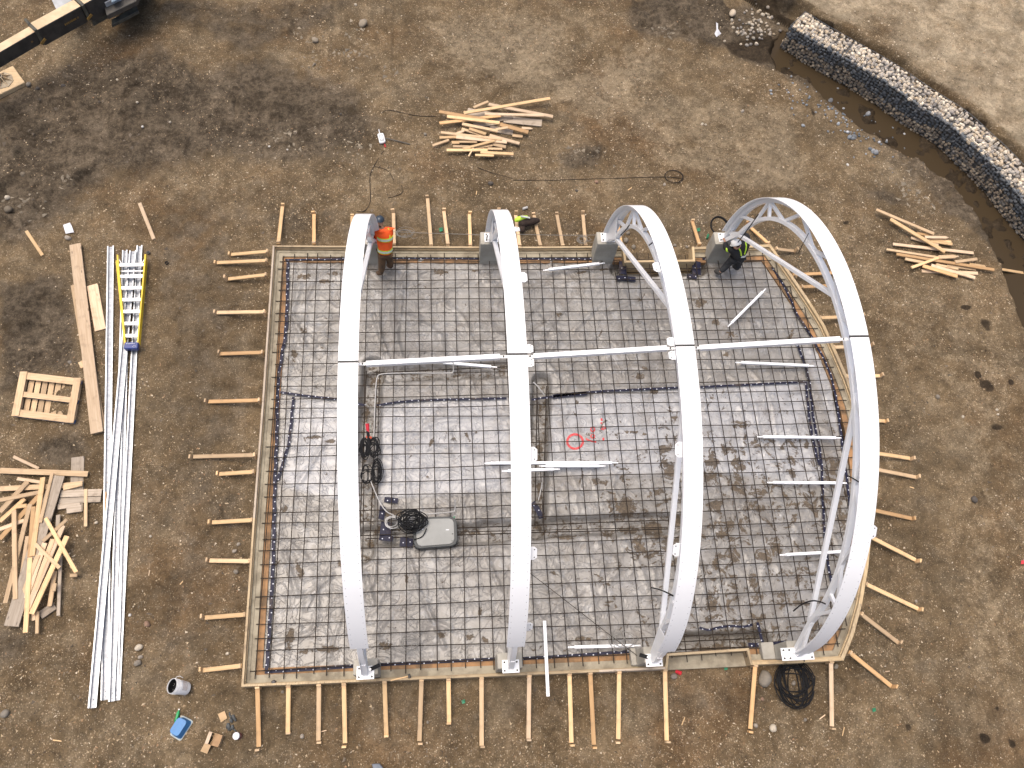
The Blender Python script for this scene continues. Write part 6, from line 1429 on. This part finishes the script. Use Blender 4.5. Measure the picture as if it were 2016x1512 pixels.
# white tool with a long handle
wt_ = empty('hand_tool', GG(751, 274), 'white square headed tool with a long dark handle on the dirt', 'tool')
e = [GG(*p, .03) for p in ((743, 267), (755, 265), (760, 283), (748, 286))]
MB().prism(rrect(e, .04, 1), (0, 0, .06)).build('head', pw, wt_, bevel=.012); MB().prism([p + Vector((0, 0, .061)) for p in rrect(e, .03, .7)], (0, 0, .008)).build('top', lgrey, wt_)
MB().tube([GG(758, 275, .07), GG(785, 280, .04), GG(808, 285, .02)], .014, 8).build('handle', M['darksteel'], wt_); MB().tube([GG(748, 266, .06), GG(746, 258, .06)], .014, 8).build('grip', pw, wt_)
MB().tube([GG(757, 285, .03), GG(759, 291, .03)], .018, 6).build('red_tip', redp, wt_)
# hammer on the near form board
hz = ZF + .02; hm_ = empty('hammer', G(787, 1335, hz), 'wood handled hammer lying along the near edge', 'hammer')
MB().tube([G(769, 1340, hz), G(803, 1331.5, hz)], .014, 8).build('handle', M['yellow'], hm_); MB().tube([G(805, 1327, hz), G(806.5, 1335, hz)], .026, 8).build('head', M['bolt'], hm_)
o = MB().lathe(Matrix.Translation(G(539.5, 1344, .21)), [(.0005, 0), (.05, 0), (.05, .05), (.035, .075), (.0005, .08)], 16).build('pipe_plug', pm('dark_purple_plastic', (.015, .012, .02), None, 5, .4, 0), smooth=True); tag(o, 'dark round cap standing in the near left corner of the slab', 'cap')
o = MB().tube([GG(1029, 413, .04), GG(1038, 410, .04)], .035, 12).build('pipe_offcut', M['conduit']); tag(o, 'short grey pipe offcut beyond the lime jacket', 'pipe')
def crump(pts, lab, mt, name='paper_scrap', cat='paper'):
    a = [GG(u, v, .015 + .03 * random.random()) for u, v in pts]; o = MB().prism(a, (0, 0, .006)).build(name, mt); tag(o, lab, cat)
crump([(125, 444), (139, 440), (142, 446), (147, 459), (130, 461)], 'torn white paper above the long scaffold board', wm)
crump([(1409, 46), (1413, 48), (1413, 58), (1419, 68), (1410, 74), (1406, 68), (1410, 60)], 'crumpled white plastic near the heap of rounded stones', wm)
crump([(49, 955), (78, 958), (80, 965), (52, 962)], 'pale blue sheet scrap under the left scrap pile', pm('pale_blue_sheet', (.4, .45, .5), None, 5, .6, 0))
for u, v, lab in ((1190 / 1, 1388 / 1, ''), (912, 1381, 'bit of green litter among the near braces'), (1027, 1386 / 1, ''), (1719, 1397, 'bit of green litter on the right hand dirt'), (1374, 453, 'bit of dark green litter at the far edge'), (868, 453, 'bit of green litter beside a far brace'), (1428, 1315, 'bit of green litter below the near recess')):
    if lab: crump([(u - 4, v - 2), (u + 3, v - 4), (u + 4, v + 3), (u - 2, v + 5)], lab, gcap, 'litter', 'litter')
crump([(2009, 1104), (2022, 1104), (2022, 1109), (2009, 1111)], 'red scrap at the right border', redp, 'litter', 'litter')
o = MB().lathe(Matrix.Translation(GG(329, 519, .02)), [(.03, 0), (.045, 0), (.045, .03), (.03, .03), (.03, 0)], 12).build('rubber_ring', M['black'], smooth=True); tag(o, 'small black rubber ring on the dirt right of the ladder', 'ring')
o = MB().lathe(Matrix.Translation(GG(293, 499, .02)), [(.02, 0), (.045, 0), (.045, .04), (.02, .04), (.02, 0)], 10).build('steel_nut', M['bolt'], smooth=True); tag(o, 'dark nut beside the top of the step ladder', 'nut')
gp = [GG(*p, .06) for p in ((733, 1504), (748, 1503), (760, 1518), (738, 1524))]
o = MB().prism(gp, (0, 0, .08)).build('tool_case', pm('slate_case', (.12, .14, .17), None, 5, .5, .1), bevel=.01); tag(o, 'corner of a slate grey case at the bottom border', 'case')
for k, (u, v, an) in enumerate(((1240, 372, 40), (938, 380, 80), (634, 1440, 10), (1645, 640, 100), (1795, 960, -20), (113, 1458, 170), (358, 1147, 50), (1345, 1420, 60), (1425, 1290, 80), (1618, 1412, 30), (1747, 1322, 5), (1660, 1440, 65), (294, 1128, 88), (1160, 1260, 20))):
    a = GG(u, v, .01); dd = Vector((math.cos(R_(an)), math.sin(R_(an)), 0)) * random.uniform(.05, .10)
    o = plank(a - dd, a + dd, .02, .012, random.choice(['yellow', 'pink']), name='wood_splinter'); tag(o, 'small pale wood splinter lying alone on the dirt', 'splinter', 'wood splinters on the dirt')
print('all built', len(bpy.data.objects))
